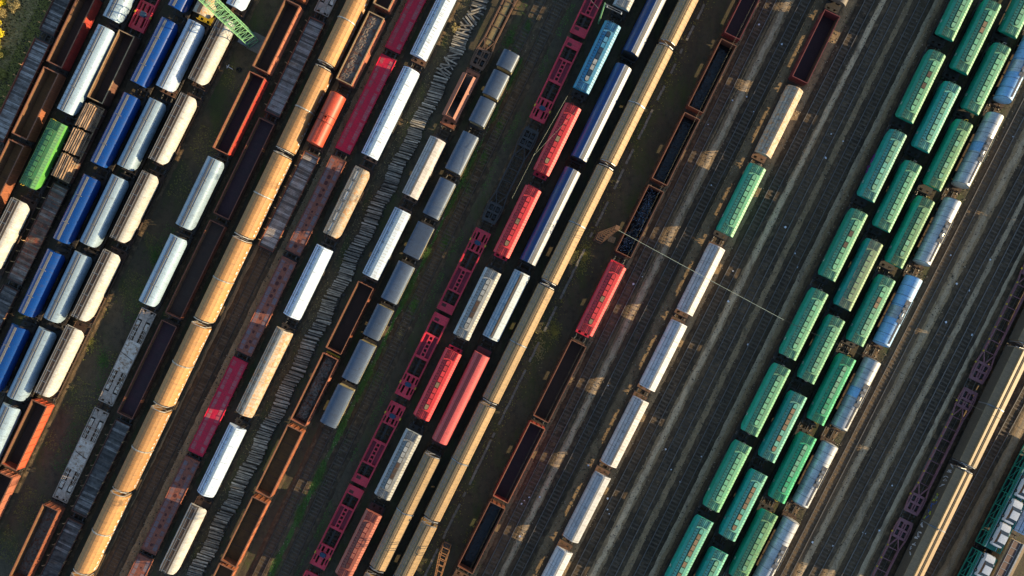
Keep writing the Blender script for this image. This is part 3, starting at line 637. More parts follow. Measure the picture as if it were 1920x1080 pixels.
def tan_pair(L, v):
    """two sliding hoods meeting at a middle frame; ridge, facets and panel lines"""
    P = []; hl = L / 2 - 0.22
    if v["style"] == "hood":
        half = [(-1.46, 1.25), (-1.52, 2.2), (-1.53, 2.85), (-1.46, 3.22), (-1.14, 3.68), (-1.06, 3.71), (-0.66, 3.98), (-0.54, 4.02), (-0.12, 4.09)]
    elif v["style"] == "low":
        half = [(-1.46, 1.25), (-1.52, 2.2), (-1.52, 3.40), (-1.47, 3.50), (-0.62, 3.80), (-0.55, 3.82), (-0.30, 3.88), (-0.12, 3.89)]
    else:
        half = [(-1.46, 1.25), (-1.52, 2.2), (-1.52, 3.05), (-1.42, 3.36), (-1.34, 3.40), (-0.62, 3.86), (-0.57, 3.97), (-0.40, 3.99), (-0.34, 3.93), (-0.12, 4.02)]
    prof = half + [(-x, z) for x, z in half[::-1]]
    for sg in (-1, 1):
        m = MB(); m.loft(prof, hl, y0=sg * (hl / 2 + 0.14))
        kids = []
        k = MB(); n = max(5, int(hl / (1.0 if v["style"] == "hood" else 0.85)))
        pr = prof[2:-2] if v["style"] == "hood" else prof[3:5] + prof[5:6]
        for i in range(1, n):
            y = sg * 0.14 + sg * hl * i / n
            for a, b in zip(prof[2:-3], prof[3:-2]):
                da = 0.008
                k.bar((a[0] * 1.004, y, a[1] + da), (b[0] * 1.004, y, b[1] + da), 0.035, 0.02)
        k.bar((0, sg * 0.2, prof[len(prof) // 2][1] + 0.01), (0, sg * (hl + 0.1), prof[len(prof) // 2][1] + 0.01), 0.05, 0.03)
        kids.append(("panel_seam", k.mesh("panel_seam", v["seam"]), None))
        if v["style"] == "panel":
            k = MB()
            for i in range(n):
                y = sg * 0.14 + sg * hl * (i + 0.5) / n
                k.bar((-1.15, y - 0.28, 3.535), (-1.15, y + 0.28, 3.535), 0.06, 0.03); k.bar((-0.80, y - 0.28, 3.76), (-0.80, y + 0.28, 3.76), 0.06, 0.03)
            k.bar((-1.15, sg * 0.2, 3.532), (-1.15, sg * (hl + 0.1), 3.532), 0.03, 0.02)
            kids.append(("roof_rivet", k.mesh("roof_rivet", "panel_line"), None))
        if v["style"] == "hood":
            k = MB(); rg = random.Random(int(L * 10) + sg); y = -hl * 0.45
            while y < hl * 0.42:
                ln = rg.uniform(.12, .55); z = rg.uniform(1.7, 2.3); yc = sg * (hl / 2 + 0.14) + y; k.box(1.527, 1.545, yc, yc + ln, z, z + rg.uniform(.15, .45)); y += ln + rg.uniform(.05, .7)
            k.box(1.526, 1.532, sg * (hl / 2 + 0.14) - hl * 0.46, sg * (hl / 2 + 0.14) + hl * 0.46, 1.62, 1.66)
            kids.append(("side_marking", k.mesh("side_marking", "white_line"), None))
        P.append(("hood", m.mesh("hood", v["body"], smooth=10), None, kids))
    m = MB()
    for i in range(len(half) - 1):
        for s1 in (-1, 1):
            a, b = half[i], half[i + 1]; m.bar((s1 * -a[0] * 1.02, 0, a[1] + 0.05), (s1 * -b[0] * 1.02, 0, b[1] + 0.05), 0.20, 0.12)
    m.bar((-0.3, 0, 4.20), (0.3, 0, 4.20), 0.20, 0.10)
    P.append(("middle_frame", m.mesh("middle_frame", v["frame"]), None, []))
    for sg in (-1, 1):
        m = MB(); ye = sg * (L / 2 + 0.12)
        m.bar((-1.25, ye, 1.3), (-1.25, ye, 3.6), 0.12); m.bar((1.25, ye, 1.3), (1.25, ye, 3.6), 0.12); m.bar((-1.28, ye, 3.6), (-0.5, ye, 4.15), 0.12); m.bar((1.28, ye, 3.6), (0.5, ye, 4.15), 0.12); m.bar((-0.5, ye, 4.15), (0.5, ye, 4.15), 0.12)
        m.bar((-1.2, ye + sg * 0.2, 3.0), (1.2, ye + sg * 0.2, 3.0), 0.07); m.bar((-1.0, ye + sg * 0.06, 3.7), (0.3, ye + sg * 0.3, 3.2), 0.08)
        P.append(("end_frame", m.mesh("end_frame", v["frame"]), None, []))
    if v["style"] == "panel":
        m = MB(); m.box(-0.20, 0.20, -L / 2 + 0.05, L / 2 - 0.05, 4.045, 4.075)
        P.append(("roof_ridge", m.mesh("roof_ridge", "tan_ridge"), None, []))
    return P + end_deck(L, 0.35, "dark_steel", holes=False) + running(L + 0.7)

def gondola(L, v):
    top = v.get("top", 3.15); P = []; wt = 0.09; X = 1.42
    m = MB(); zf = 1.36
    for s_ in (-1, 1):
        x0, x1 = sorted((s_ * X, s_ * (X - wt))); m.box(x0, x1, -L / 2 + 0.06, L / 2 - 0.06, 1.22, top - 0.09)
    P.append(("side_wall", m.mesh("side_wall", v["body"]), None, []))
    # outside stakes belong to the walls' look
    m = MB(); n = max(6, int(L / 1.45))
    for s_ in (-1, 1):
        for i in range(n + 1):
            y = -L / 2 + 0.25 + (L - 0.5) * i / n; x0, x1 = sorted((s_ * X, s_ * (X + 0.10))); m.box(x0, x1, y - 0.06, y + 0.06, 1.15, top - 0.12)
        x0, x1 = sorted((s_ * (X + 0.01), s_ * (X + 0.07))); m.box(x0, x1, -L / 2 + 0.1, L / 2 - 0.1, 1.16, 1.26)
    P.append(("wall_rib", m.mesh("wall_rib", v["body"]), None, []))
    for s_ in (-1, 1):
        m = MB(); y0, y1 = sorted((s_ * L / 2, s_ * (L / 2 - wt))); m.box(-X + wt, X - wt, y0, y1, 1.22, top - 0.09)
        for x in (-0.9, 0, 0.9): m.box(x - 0.06, x + 0.06, *sorted((s_ * L / 2, s_ * (L / 2 + 0.08))), 1.2, top - 0.1)
        P.append(("end_wall", m.mesh("end_wall", v["body"]), None, []))
    m = MB(); rw = v.get("rim_w", 0.13)
    m.plate(-X - 0.05, X + 0.05, -L / 2 - 0.04, L / 2 + 0.04, top - 0.09, top, [(-X - 0.05 + rw + 0.05, X + 0.05 - rw - 0.05, -L / 2 - 0.04 + rw + 0.05, L / 2 + 0.04 - rw - 0.05)])
    P.append(("rim", m.mesh("rim", v.get("rim", v["body"])), None, []))
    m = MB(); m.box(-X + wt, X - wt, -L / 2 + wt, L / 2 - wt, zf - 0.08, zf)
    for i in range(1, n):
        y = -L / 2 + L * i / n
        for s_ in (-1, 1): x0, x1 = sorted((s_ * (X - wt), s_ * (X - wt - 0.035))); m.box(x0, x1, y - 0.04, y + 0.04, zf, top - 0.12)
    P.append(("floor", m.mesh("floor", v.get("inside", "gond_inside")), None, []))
    for s_ in (-1, 1):
        m = MB(); x0, x1 = sorted((s_ * (X - wt - 0.003), s_ * (X - wt - 0.025))); m.box(x0, x1, -L / 2 + wt + 0.03, L / 2 - wt - 0.03, zf, top - 0.10)
        P.append(("lining", m.mesh("lining", v.get("lining", "gond_lining")), None, []))
    if v.get("braces"):
        m = MB()
        for i in range(1, 4): y = -L / 2 + L * i / 4; m.bar((-X + 0.1, y, zf + 0.9), (X - 0.1, y, zf + 0.9), 0.07)
        P.append(("brace", m.mesh("brace", "rusty_frame"), None, []))
    return P + end_deck(L, 0.28, v.get("deck", "rusty_frame"), holes=False) + running(L + 0.55, v.get("frame", "dark_steel"))

def plank_wagon(L, v):
    """long stake flat: boarded floor inside a low rusty curb, stakes along the sides"""
    P = []; X = 1.42; zf = 1.30
    m = MB(); n = int(L / 0.24); rg = random.Random(3)
    for i in range(n):
        y0 = -L / 2 + 0.12 + (L - 0.24) * i / n; y1 = y0 + (L - 0.24) / n - 0.025
        if rg.random() < 0.85: m.mi = rg.choice((0, 0, 0, 1, 2))
        m.box(-X + 0.10 + rg.uniform(0, .05), X - 0.10 - rg.uniform(0, .05), y0, y1, zf - 0.06, zf + rg.uniform(-0.025, 0.02))
    m.mi = 0
    P.append(("plank", m.mesh("plank", v["floor"], v.get("pale", "pale_board"), "dark_board"), None, []))
    m = MB(); hz = v.get("curb", 0.28)
    m.plate(-X, X, -L / 2, L / 2, 1.20, zf + hz, [(-X + 0.09, X - 0.09, -L / 2 + 0.09, L / 2 - 0.09)])
    P.append(("side_curb", m.mesh("side_curb", v["body"]), None, []))
    k = 9
    for s_ in (-1, 1):
        m = MB()
        for i in range(k):
            y = -L / 2 + L * (i + 0.5) / k
            m.bar((s_ * (X + 0.05), y, 1.1), (s_ * (X + 0.05), y, 1.95), 0.10); m.bar((s_ * (X + 0.02), y, 1.98), (s_ * (X + 0.30), y, 1.98), 0.07)
        P.append(("stake_rib", m.mesh("stake_rib", v.get("stake", "rim_sand")), None, []))
    m = MB()
    for i in range(k):
        y = -L / 2 + L * i / k; m.box(-X + 0.1, X - 0.1, y - 0.08, y + 0.08, 1.0, zf - 0.08)
    P.append(("cross_beam", m.mesh("cross_beam", "dark_steel"), None, []))
    return P + running(L + 0.3, z=1.18)

def flat_deck(L, v):
    """solid-floored flat wagon: painted deck, worn strips along both sides, dark round patches"""
    P = []; X = 1.36; m = MB()
    m.box(-X, X, -L / 2, L / 2, 1.10, 1.32)
    P.append(("deck", m.mesh("deck", v["deck"]), None, []))
    rg = random.Random(v["seed"])
    for s_ in (-1, 1):
        m = MB(); y = -L / 2 + 0.5
        while y < L / 2 - 0.9:
            l_ = rg.uniform(0.8, 3.2) if v.get("long") else rg.uniform(0.6, 1.6); y2 = min(y + l_, L / 2 - 0.5)
            x0, x1 = sorted((s_ * 0.52, s_ * (1.22 - rg.uniform(0, .12)))); m.box(x0, x1, y, y2, 1.32, 1.335)
            y = y2 + rg.choice((0.10, 0.14, 0.5))
        P.append(("worn_plate", m.mesh("worn_plate", v["worn"]), None, []))
    m = MB(); y = -L / 2 + 1.2
    while y < L / 2 - 1.2:
        rr = rg.uniform(0.18, 0.34); stadium(m, rg.uniform(-0.12, 0.12), y - rr, y + rr * rg.uniform(1.0, 1.5), rr * 0.9, 1.32, 1.338, 5); y += rg.uniform(0.9, 2.0)
    P.append(("floor_patch", m.mesh("floor_patch", v["patch"]), None, []))
    m = MB()
    m.plate(-X - 0.05, X + 0.05, -L / 2 - 0.05, L / 2 + 0.05, 1.05, 1.40, [(-X + 0.01, X - 0.01, -L / 2 + 0.01, L / 2 - 0.01)])
    P.append(("edge_rim", m.mesh("edge_rim", v["deck"]), None, []))
    m = MB()
    for i in range(10):
        y = -L / 2 + L * (i + 0.5) / 10
        for s_ in (-1, 1): m.box(*sorted((s_ * (X + 0.05), s_ * (X + 0.22))), y - 0.06, y + 0.06, 1.12, 1.30)
    P.append(("lashing_rib", m.mesh("lashing_rib", v["deck"]), None, []))
    return P + running(L + 0.4, z=1.06)

def container_unit(L, v):
    """half of a pocket flat: outer end with slots and hitch, two big openings, a trough with small holes"""
    d = v["flip"]; P = []; X = 1.42; e = L / 2
    def Y(a, b): return tuple(sorted((d * (e - a), d * (e - b))))
    holes = []
    def hole(x0, x1, a, b): holes.append((x0, x1) + Y(a, b))
    s = L / 15.7
    for sx in (-1, 1):
        hole(*sorted((sx * 0.36, sx * 0.74)), 0.55 * s, 1.95 * s); hole(*sorted((sx * 0.98, sx * 1.24)), 0.9 * s, 1.95 * s)
        hole(*sorted((sx * 0.26, sx * 0.66)), 2.8 * s, 3.85 * s); hole(*sorted((sx * 0.96, sx * 1.24)), 2.8 * s, 3.85 * s)
    hole(-1.16, 1.16, 4.15 * s, 7.3 * s); hole(-1.16, 1.16, 11.9 * s, 14.1 * s)
    for i in range(5): hole(-0.24, 0.24, (7.85 + i * 0.78) * s, (8.38 + i * 0.78) * s)
    hole(-1.12, -0.45, 7.7 * s, 11.6 * s); hole(0.45, 1.12, 7.7 * s, 11.6 * s)
    m = MB(); m.plate(-X, X, -e, e, 1.02, 1.28, holes); P.append(("deck", m.mesh("deck", v["body"]), None, []))
    for sx in (-1, 1):
        m = MB(); m.box(*sorted((sx * 0.45, sx * 1.12)), *Y(7.7 * s, 11.6 * s), 0.80, 0.95)
        for i in range(4): m.box(*sorted((sx * 0.55, sx * 0.75)), *Y((8.0 + i) * s, (8.3 + i) * s), 0.95, 0.97)
        P.append(("trough", m.mesh("trough", "pink_trough"), None, []))
        m = MB(); m.box(*sorted((sx * (X - 0.16), sx * (X + 0.02))), -e + 0.03, e - 0.03, 1.28, 1.46); P.append(("side_sill", m.mesh("side_sill", v["body"]), None, []))
    m = MB(); y0, y1 = Y(2.0 * s, 2.75 * s); m.box(-0.45, 0.45, y0, y1, 1.28, 1.58); m.box(-0.62, 0.62, *Y(2.2 * s, 2.5 * s), 1.28, 1.36)
    P.append(("hitch", m.mesh("hitch", "hitch_blue"), None, []))
    m = MB(); yy = d * (e - 3.3 * s)
    for k in range(7):
        a0 = math.pi * k / 6; a1 = math.pi * (k + 1) / 6
        if k < 6: m.bar((0.16 * math.cos(a0), yy - d * 0.3 * math.sin(a0), 1.34), (0.16 * math.cos(a1), yy - d * 0.3 * math.sin(a1), 1.34), 0.09)
    P.append(("lashing_ring", m.mesh("lashing_ring", v["body"]), None, []))
    for sx in (-1, 1):
        m = MB(); yy = d * (e - 2.3 * s); m.box(*sorted((sx * (X - 0.1), sx * (X + 0.12))), yy - 0.22, yy + 0.22, 1.28, 1.50)
        P.append(("twist_lock", m.mesh("twist_lock", "yellow_paint"), None, []))
    m = MB(); m.box(-0.95, -0.15, *Y(14.35 * s, 14.9 * s), 1.28, 1.29); P.append(("worn_patch", m.mesh("worn_patch", "patch_dark"), None, []))
    # bottom spine and floor in the openings
    m = MB(); m.box(-0.2, 0.2, -e, e, 0.70, 0.98)
    for a in (4.6, 5.7, 6.6, 12.4, 13.4): m.box(-1.15, 1.15, *Y(a * s, a * s + 0.12), 0.8, 0.95)
    P.append(("spine", m.mesh("spine", "dark_steel"), None, []))
    P.append(("bogie", BOGIE, (0, d * (e - 2.3), 0, 0), []))
    P.append(("bogie", BOGIE, (0, -d * (e - 0.1), 0, 0), [])) if d > 0 else None
    for sx in (-0.88, 0.88): P.append(("buffer", BUFFER, (sx, d * (e + 0.0), 1.06, 0 if d > 0 else math.pi), []))
    P.append(("coupler", COUPLER, (0, d * e, 1.04, 0 if d > 0 else math.pi), []))
    return P

def skeleton_flat(L, v):
    """skeletal container wagon: slotted end decks, diagonal braces, narrow open middle with cross bars"""
    P = []; e = L / 2; X = 1.38; xm = 1.02; z0, z1 = 1.0, 1.24; en = 4.0
    for sg in (-1, 1):
        def Y(a, b): return tuple(sorted((sg * (e - a), sg * (e - b))))
        h = []
        for sx in (-1, 1):
            h.append(tuple(sorted((sx * 0.30, sx * 0.90))) + Y(0.55, 1.7)); h.append(tuple(sorted((sx * 0.30, sx * 0.95))) + Y(2.1, 3.1))
        h.append((-0.10, 0.10) + Y(0.7, 1.7)); h.append((-0.08, 0.08) + Y(2.1, 3.0))
        m = MB(); m.plate(-1.18, 1.18, *Y(0.0, 3.5), z0, z1, h)
        for sx in (-1, 1):
            m.bar((sx * 1.18, sg * e, 1.13), (sx * X, sg * (e - 1.6), 1.13), 0.16, 0.2); m.bar((sx * X, sg * (e - 1.6), 1.13), (sx * X, sg * (e - 3.2), 1.13), 0.16, 0.2)
            m.bar((sx * X, sg * (e - 3.2), 1.125), (sx * xm, sg * (e - 5.6), 1.125), 0.18, 0.2); m.bar((sx * 1.15, sg * (e - 3.45), 1.12), (sx * 0.05, sg * (e - 3.5), 1.12), 0.14, 0.2)
            m.bar((sx * 0.08, sg * (e - 3.5), 1.115), (sx * xm, sg * (e - 5.5), 1.115), 0.15, 0.2)
        P.append(("end_deck", m.mesh("end_deck", v["body"]), None, []))
        for sx in (-1, 1):
            m = MB(); m.box(*sorted((sx * 0.36, sx * 0.80)), *Y(0.9, 1.5), 0.86, 0.98); m.box(*sorted((sx * 0.36, sx * 0.86)), *Y(2.3, 2.95), 0.86, 0.98)
            P.append(("floor_plate", m.mesh("floor_plate", "grey_frame"), None, []))
    for sx in (-1, 1):
        m = MB(); m.box(*sorted((sx * (xm - 0.12), sx * (xm + 0.12))), -e + 5.4, e - 5.4, 0.92, 1.26); P.append(("side_beam", m.mesh("side_beam", v["body"]), None, []))
    m = MB(); k = max(3, int((L - 11) / 2.1))
    for i in range(k + 1):
        y = -e + 5.5 + (L - 11) * i / k; m.box(-xm + 0.12, xm - 0.12, y - 0.06, y + 0.06, 1.05, 1.22)
    P.append(("cross_bar_rib", m.mesh("cross_bar_rib", v["body"]), None, []))
    m = MB(); m.bar((-0.4, -e + 5, 0.85), (0.1, e - 5, 0.85), 0.08); m.bar((0.35, -e + 5, 0.85), (0.35, e - 5, 0.85), 0.07)
    P.append(("brake_rod", m.mesh("brake_rod", "dark_steel"), None, []))
    if v.get("locks"):
        rg = random.Random(5)
        for i in range(9):
            y = -e + 3.0 + (L - 6) * i / 8 + rg.uniform(-.3, .3); m = MB(); xx = xm if abs(y) < e - 5 else X
            m.box(-xx - 0.22, -xx - 0.06, y - 0.14, y + 0.14, 1.1, 1.34); P.append(("twist_lock", m.mesh("twist_lock", "yellow_paint"), None, []))
    if v.get("infill"):
        m = MB(); m.box(-0.45, 0.45, -e + 4.5, e - 4.5, 0.96, 1.10); P.append(("spine", m.mesh("spine", v["infill"]), None, []))
    P += [("bogie", BOGIE, (0, e - 2.0, 0, 0), []), ("bogie", BOGIE, (0, -e + 2.0, 0, 0), [])]
    for sx in (-0.88, 0.88): P += [("buffer", BUFFER, (sx, e, 1.06, 0), []), ("buffer", BUFFER, (sx, -e, 1.06, math.pi), [])]
    P += [("coupler", COUPLER, (0, e, 1.04, 0), []), ("coupler", COUPLER, (0, -e, 1.04, math.pi), [])]
    return P

def pale_flat(L, v):
    """grey container flat with sheeted middle and open grids either side"""
    P = []; e = L / 2; X = 1.36
    m = MB(); m.plate(-X, X, -e, e, 1.02, 1.30, [(-X + 0.13, X - 0.13, -e + 0.12, e - 0.12)]); P.append(("side_sill", m.mesh("side_sill", v["frame"]), None, []))
    m = MB(); m.box(-X + 0.13, X - 0.13, -2.9, 2.9, 1.16, 1.27); P.append(("deck", m.mesh("deck", v["deck"]), None, []))
    m = MB(); m.bar((-1.1, 0.3, 1.29), (1.1, -0.2, 1.29), 0.10, 0.05); P.append(("deck_seam", m.mesh("deck_seam", "rusty_frame"), None, []))
    for sg in (-1, 1):
        m = MB()
        for x in (-1.0, -0.75, 0.75, 1.0): m.box(x - 0.04, x + 0.04, *sorted((sg * 2.95, sg * 5.2)), 1.12, 1.24)
        for a in (3.7, 4.5, 5.25): m.box(-X + 0.14, X - 0.14, *sorted((sg * a, sg * (a + 0.10))), 1.10, 1.22)
        P.append(("floor_grate", m.mesh("floor_grate", v["deck"]), None, []))
        m = MB(); m.box(-0.36, 0.36, *sorted((sg * 2.92, sg * (e - 0.2))), 1.05, 1.26)
        for x in (-1, 1): m.bar((x * 0.2, sg * (e - 1.6), 1.27), (x * 1.0, sg * (e - 0.3), 1.27), 0.22, 0.08)
        P.append(("centre_beam", m.mesh("centre_beam", v["frame"]), None, []))
        for x in (-1, 1):
            m = MB(); m.box(*sorted((x * 0.55, x * 1.12)), *sorted((sg * 5.45, sg * 6.6)), 1.12, 1.25); P.append(("deck_plate", m.mesh("deck_plate", v["deck"]), None, []))
            m = MB(); m.box(*sorted((x * 0.35, x * 1.15)), *sorted((sg * 6.9, sg * (e - 0.5))), 1.08, 1.2); P.append(("end_plate", m.mesh("end_plate", v["frame"]), None, []))
    P += [("bogie", BOGIE, (0, e - 2.0, 0, 0), []), ("bogie", BOGIE, (0, -e + 2.0, 0, 0), [])]
    for sx in (-0.88, 0.88): P += [("buffer", BUFFER, (sx, e, 1.06, 0), []), ("buffer", BUFFER, (sx, -e, 1.06, math.pi), [])]
    P += [("coupler", COUPLER, (0, e, 1.04, 0), []), ("coupler", COUPLER, (0, -e, 1.04, math.pi), [])]
    return P

def barrel_van(L, v):
    """short covered wagon with a broad arched roof"""
    P = []; m = MB(); m.box(-1.36, 1.36, -L / 2 + 0.06, L / 2 - 0.06, 1.22, 3.1); P.append(("body", m.mesh("body", v.get("side", "barrel_side")), None, []))
    m = MB(); n = 12; prof = [(-1.52, 2.98)]
    rise = v.get("rise", 0.62)
    for i in range(n + 1):
        a = math.pi * (1 - i / n); prof.append((1.52 * math.cos(a), 3.05 + rise * math.sin(a) if 0 < i < n else 3.05))
    prof.append((1.52, 2.98)); m.loft(prof, L)
    P.append(("roof", m.mesh("roof", v["roof"], smooth=40), None, []))
    m = MB()
    for i in range(int(L / 0.35)):
        y = -L / 2 + 0.2 + i * 0.35; m.box(1.50, 1.58, y - 0.05, y + 0.05, 2.94, 3.02)
    P.append(("eave_rib", m.mesh("eave_rib", "barrel_side"), None, []))
    return P + end_deck(L, 0.3, "black_paint", holes=False) + running(L + 0.6, axles=2)

def dome_cyl(m, L, r, zc, n=28, dome=0.35):
    rings = [(-L / 2 - dome + 0.0, 0.02), (-L / 2 - dome * 0.82, r * 0.55), (-L / 2 - dome * 0.4, r * 0.86), (-L / 2, r), (L / 2, r), (L / 2 + dome * 0.4, r * 0.86), (L / 2 + dome * 0.82, r * 0.55), (L / 2 + dome, 0.02)]
    base = []
    for y, rr in rings: base.append(m.pts([(rr * math.cos(2 * math.pi * i / n), y, zc + rr * math.sin(2 * math.pi * i / n)) for i in range(n)]))
    for a, b in zip(base[:-1], base[1:]):
        for i in range(n): m.face((a + i, a + (i + 1) % n, b + (i + 1) % n, b + i))
    m.face([base[0] + i for i in range(n)]); m.face([base[-1] + i for i in range(n)][::-1])

def tank_wagon(L, v):
    P = []; r = v.get("r", 1.42); zc = 2.62; Lc = L - 0.5
    m = MB(); dome_cyl(m, Lc, r, zc, dome=0.25); P.append(("tank", m.mesh("tank", v["body"], smooth=40), None, []))
    if v.get("bands", True):
        m = MB(); k = 7
        for i in range(k + 1):
            y = -Lc / 2 + Lc * i / k; n = 28
            for j in range(n):
                a0, a1 = 2 * math.pi * j / n, 2 * math.pi * (j + 1) / n
                m.bar(((r + .012) * math.cos(a0), y, zc + (r + .012) * math.sin(a0)), ((r + .012) * math.cos(a1), y, zc + (r + .012) * math.sin(a1)), 0.06, 0.03)
        m.box(-0.08, 0.08, -Lc / 2, Lc / 2, zc - r - 0.05, zc - r + 0.02)
        P.append(("band", m.mesh("band", v.get("band", "ridge_dark")), None, []))
    if v.get("patch"):
        m = MB(); y0, y1 = v["patch"]; y0 *= L; y1 *= L; n = 10; rr = r + 0.02
        b = m.pts([(rr * math.cos(R(100) + R(75) * i / n), y, zc + rr * math.sin(R(100) + R(75) * i / n)) for y in (y0, y1) for i in range(n + 1)])
        for i in range(n): m.face((b + i, b + i + 1, b + n + 2 + i, b + n + 1 + i))
        P.append(("clad_patch", m.mesh("clad_patch", v["patchm"], smooth=40), None, []))  # on silver tanks the blue paints in shade, on the side away from sun
    zt = zc + r; pl = L * v.get("plat", 0.16)
    m = MB(); m.plate(-0.15, 0.75, -pl, pl, zt + 0.02, zt + 0.07, [(0.15, 0.5, -pl * 0.5, -pl * 0.1)])
    kids = []
    for y in (-pl * 0.55, 0.1, pl * 0.5):
        k = MB(); k.cyl((0.28, y, zt + 0.07), (0.28, y, zt + 0.30), 0.24, 12); k.cyl((0.28, y, zt + 0.30), (0.28, y, zt + 0.34), 0.28, 12); kids.append(("valve_dome", k.mesh("valve_dome", v.get("dome", "galvanised")), None))
    P.append(("platform", m.mesh("platform", v.get("platm", "ridge_dark")), None, kids))
    m = MB()
    for x in (-0.15, 0.75):
        m.bar((x, -pl, zt + 0.6), (x, pl, zt + 0.6), 0.04)
        for y in (-pl, 0, pl): m.bar((x, y, zt - 0.1), (x, y, zt + 0.6), 0.04)
    P.append(("handrail", m.mesh("handrail", v.get("railm", "galvanised")), None, []))
    m = MB(); m.box(0.30, 0.62, -L / 2 + 0.6, -pl, zt - 0.06, zt + 0.0); P.append(("walkway", m.mesh("walkway", v.get("platm", "ridge_dark")), None, []))
    for s_ in (-1, 1):
        m = MB()
        for i in range(9): y = -L / 2 + L * (i + 0.5) / 9; m.bar((s_ * 1.30, y, 1.0), (s_ * 1.48, y, 1.65), 0.08)
        m.bar((s_ * 1.5, -L * 0.42, 1.66), (s_ * 1.5, L * 0.42, 1.66), 0.07)
        P.append(("side_rail", m.mesh("side_rail", "rusty_frame"), None, []))
    for s_ in (-1, 1):
        m = MB(); m.box(-1.0, 1.0, s_ * L * 0.36 - 0.25, s_ * L * 0.36 + 0.25, 1.1, 1.75); P.append(("saddle", m.mesh("saddle", "dark_steel"), None, []))
    return P + end_deck(L, 0.35, "rusty_frame") + running(L + 0.7, "rusty_frame")

def ore_hopper(L, v):
    """open bunker wagon with inward sloping walls"""
    P = []; e = L / 2; to, ti = 1.45, 0.62
    def shell(mat, pts_t, pts_b): pass
    m = MB()
    # outer lips slope from the outside edge up to the inner opening
    ring = [[(-to, -e, 2.55), (to, -e, 2.55), (to, e, 2.55), (-to, e, 2.55)], [(-ti - 0.06, -e + 0.12, 3.25), (ti + 0.06, -e + 0.12, 3.25), (ti + 0.06, e - 0.12, 3.25), (-ti - 0.06, e - 0.12, 3.25)],
            [(-ti + 0.02, -e + 0.2, 3.2), (ti - 0.02, -e + 0.2, 3.2), (ti - 0.02, e - 0.2, 3.2), (-ti + 0.02, e - 0.2, 3.2)]]
    low = [(-0.9, -e + 1.3, 1.3), (0.9, -e + 1.3, 1.3), (0.9, e - 1.3, 1.3), (-0.9, e - 1.3, 1.3)]
    bs = [m.pts(r_) for r_ in ([low] + ring)]
    for a, b in zip(bs[:-1], bs[1:]):
        for i in range(4): m.face((a + i, a + (i + 1) % 4, b + (i + 1) % 4, b + i))
    P.append(("body", m.mesh("body", v["body"]), None, []))
    m = MB()
    for sg in (-1, 1):
        b = m.pts([(-ti, sg * (e - 0.22), 3.18), (ti, sg * (e - 0.22), 3.18), (ti, sg * 0.15, 1.7), (-ti, sg * 0.15, 1.7)]); m.face((b, b + 1, b + 2, b + 3))
    for sx in (-1, 1):
        b = m.pts([(sx * ti, -e + 0.22, 3.18), (sx * ti, e - 0.22, 3.18), (sx * ti, 0.15, 1.7), (sx * ti, -0.15, 1.7)]); m.face((b, b + 1, b + 2, b + 3))
    m.box(-ti, ti, -0.08, 0.08, 2.2, 2.6)
    P.append(("hopper_floor", m.mesh("hopper_floor", "gond_inside"), None, []))
    return P + end_deck(L, 1.2, "gond_orange") + running(L + 2.4, "rusty_frame", axles=2)

def red_tank(L, v):
    v = dict(v, r=1.45, bands=False, plat=0.06)
    P = tank_wagon(L, v)
    m = MB(); n = 16; r = 1.47
    for y in (0.6, -0.6):
        for j in range(n):
            a0, a1 = math.pi * j / n, math.pi * (j + 1) / n; m.bar((r * math.cos(a0), y, 2.62 + r * math.sin(a0)), (r * math.cos(a1), y, 2.62 + r * math.sin(a1)), 0.10, 0.06)
    for s_ in (-0.12, 0.25): m.bar((s_, -1.8, 4.18), (s_, 1.0, 4.18), 0.06)
    P.append(("service_band", m.mesh("service_band", "patch_dark"), None, []))
    return P

def timber_wagon(L, v):
    P = gondola(L, dict(v, top=2.0))
    for i in range(6):
        y = -L / 2 + L * (i + 0.5) / 6
        for s_ in (-1, 1):
            m = MB(); m.bar((s_ * 1.46, y, 1.2), (s_ * 1.46, y, 3.3), 0.08); P.append(("stake", m.mesh("stake", "galvanised"), None, []))
    return P

def car_transporter(L, v):
    P = []; e = L / 2; g = "carrier_green"
    m = MB(); m.box(-1.35, 1.35, -e, e, 0.95, 1.12); P.append(("lower_deck", m.mesh("lower_deck", "black_paint"), None, []))
    m = MB(); m.plate(-1.38, 1.38, -e, e, 2.72, 2.82, [(-0.1, 0.1, -e + 2, e - 2)]); P.append(("upper_deck", m.mesh("upper_deck", "carrier_deck"), None, []))
    m = MB()
    for x in (-0.95, 0.95): m.box(x - 0.06, x + 0.06, -e + 0.1, e - 0.1, 2.822, 2.834)
    P.append(("wheel_guide", m.mesh("wheel_guide", "white_line"), None, []))
    for s_ in (-1, 1):
        m = MB(); n = 8
        m.bar((s_ * 1.45, -e, 3.25), (s_ * 1.45, e, 3.25), 0.12); m.bar((s_ * 1.45, -e, 2.75), (s_ * 1.45, e, 2.75), 0.12, 0.2); m.bar((s_ * 1.48, -e, 1.05), (s_ * 1.48, e, 1.05), 0.12, 0.22); m.bar((s_ * 1.47, -e, 2.0), (s_ * 1.47, e, 2.0), 0.10)
        for i in range(n + 1):
            y = -e + 0.1 + (L - 0.2) * i / n; m.bar((s_ * 1.46, y, 1.0), (s_ * 1.46, y, 3.3), 0.16)
            if i < n: m.bar((s_ * 1.465, y, 1.1), (s_ * 1.465, y + (L - 0.2) / n, 2.7), 0.08)
        P.append(("side_lattice", m.mesh("side_lattice", g), None, []))
        m = MB(); m.bar((s_ * 1.2, -e + 0.2, 2.86), (s_ * 1.2, e - 0.2, 2.86), 0.07); P.append(("guard_rail", m.mesh("guard_rail", "yellow_paint"), None, []))
    return P + running(L + 0.5, z=0.93)

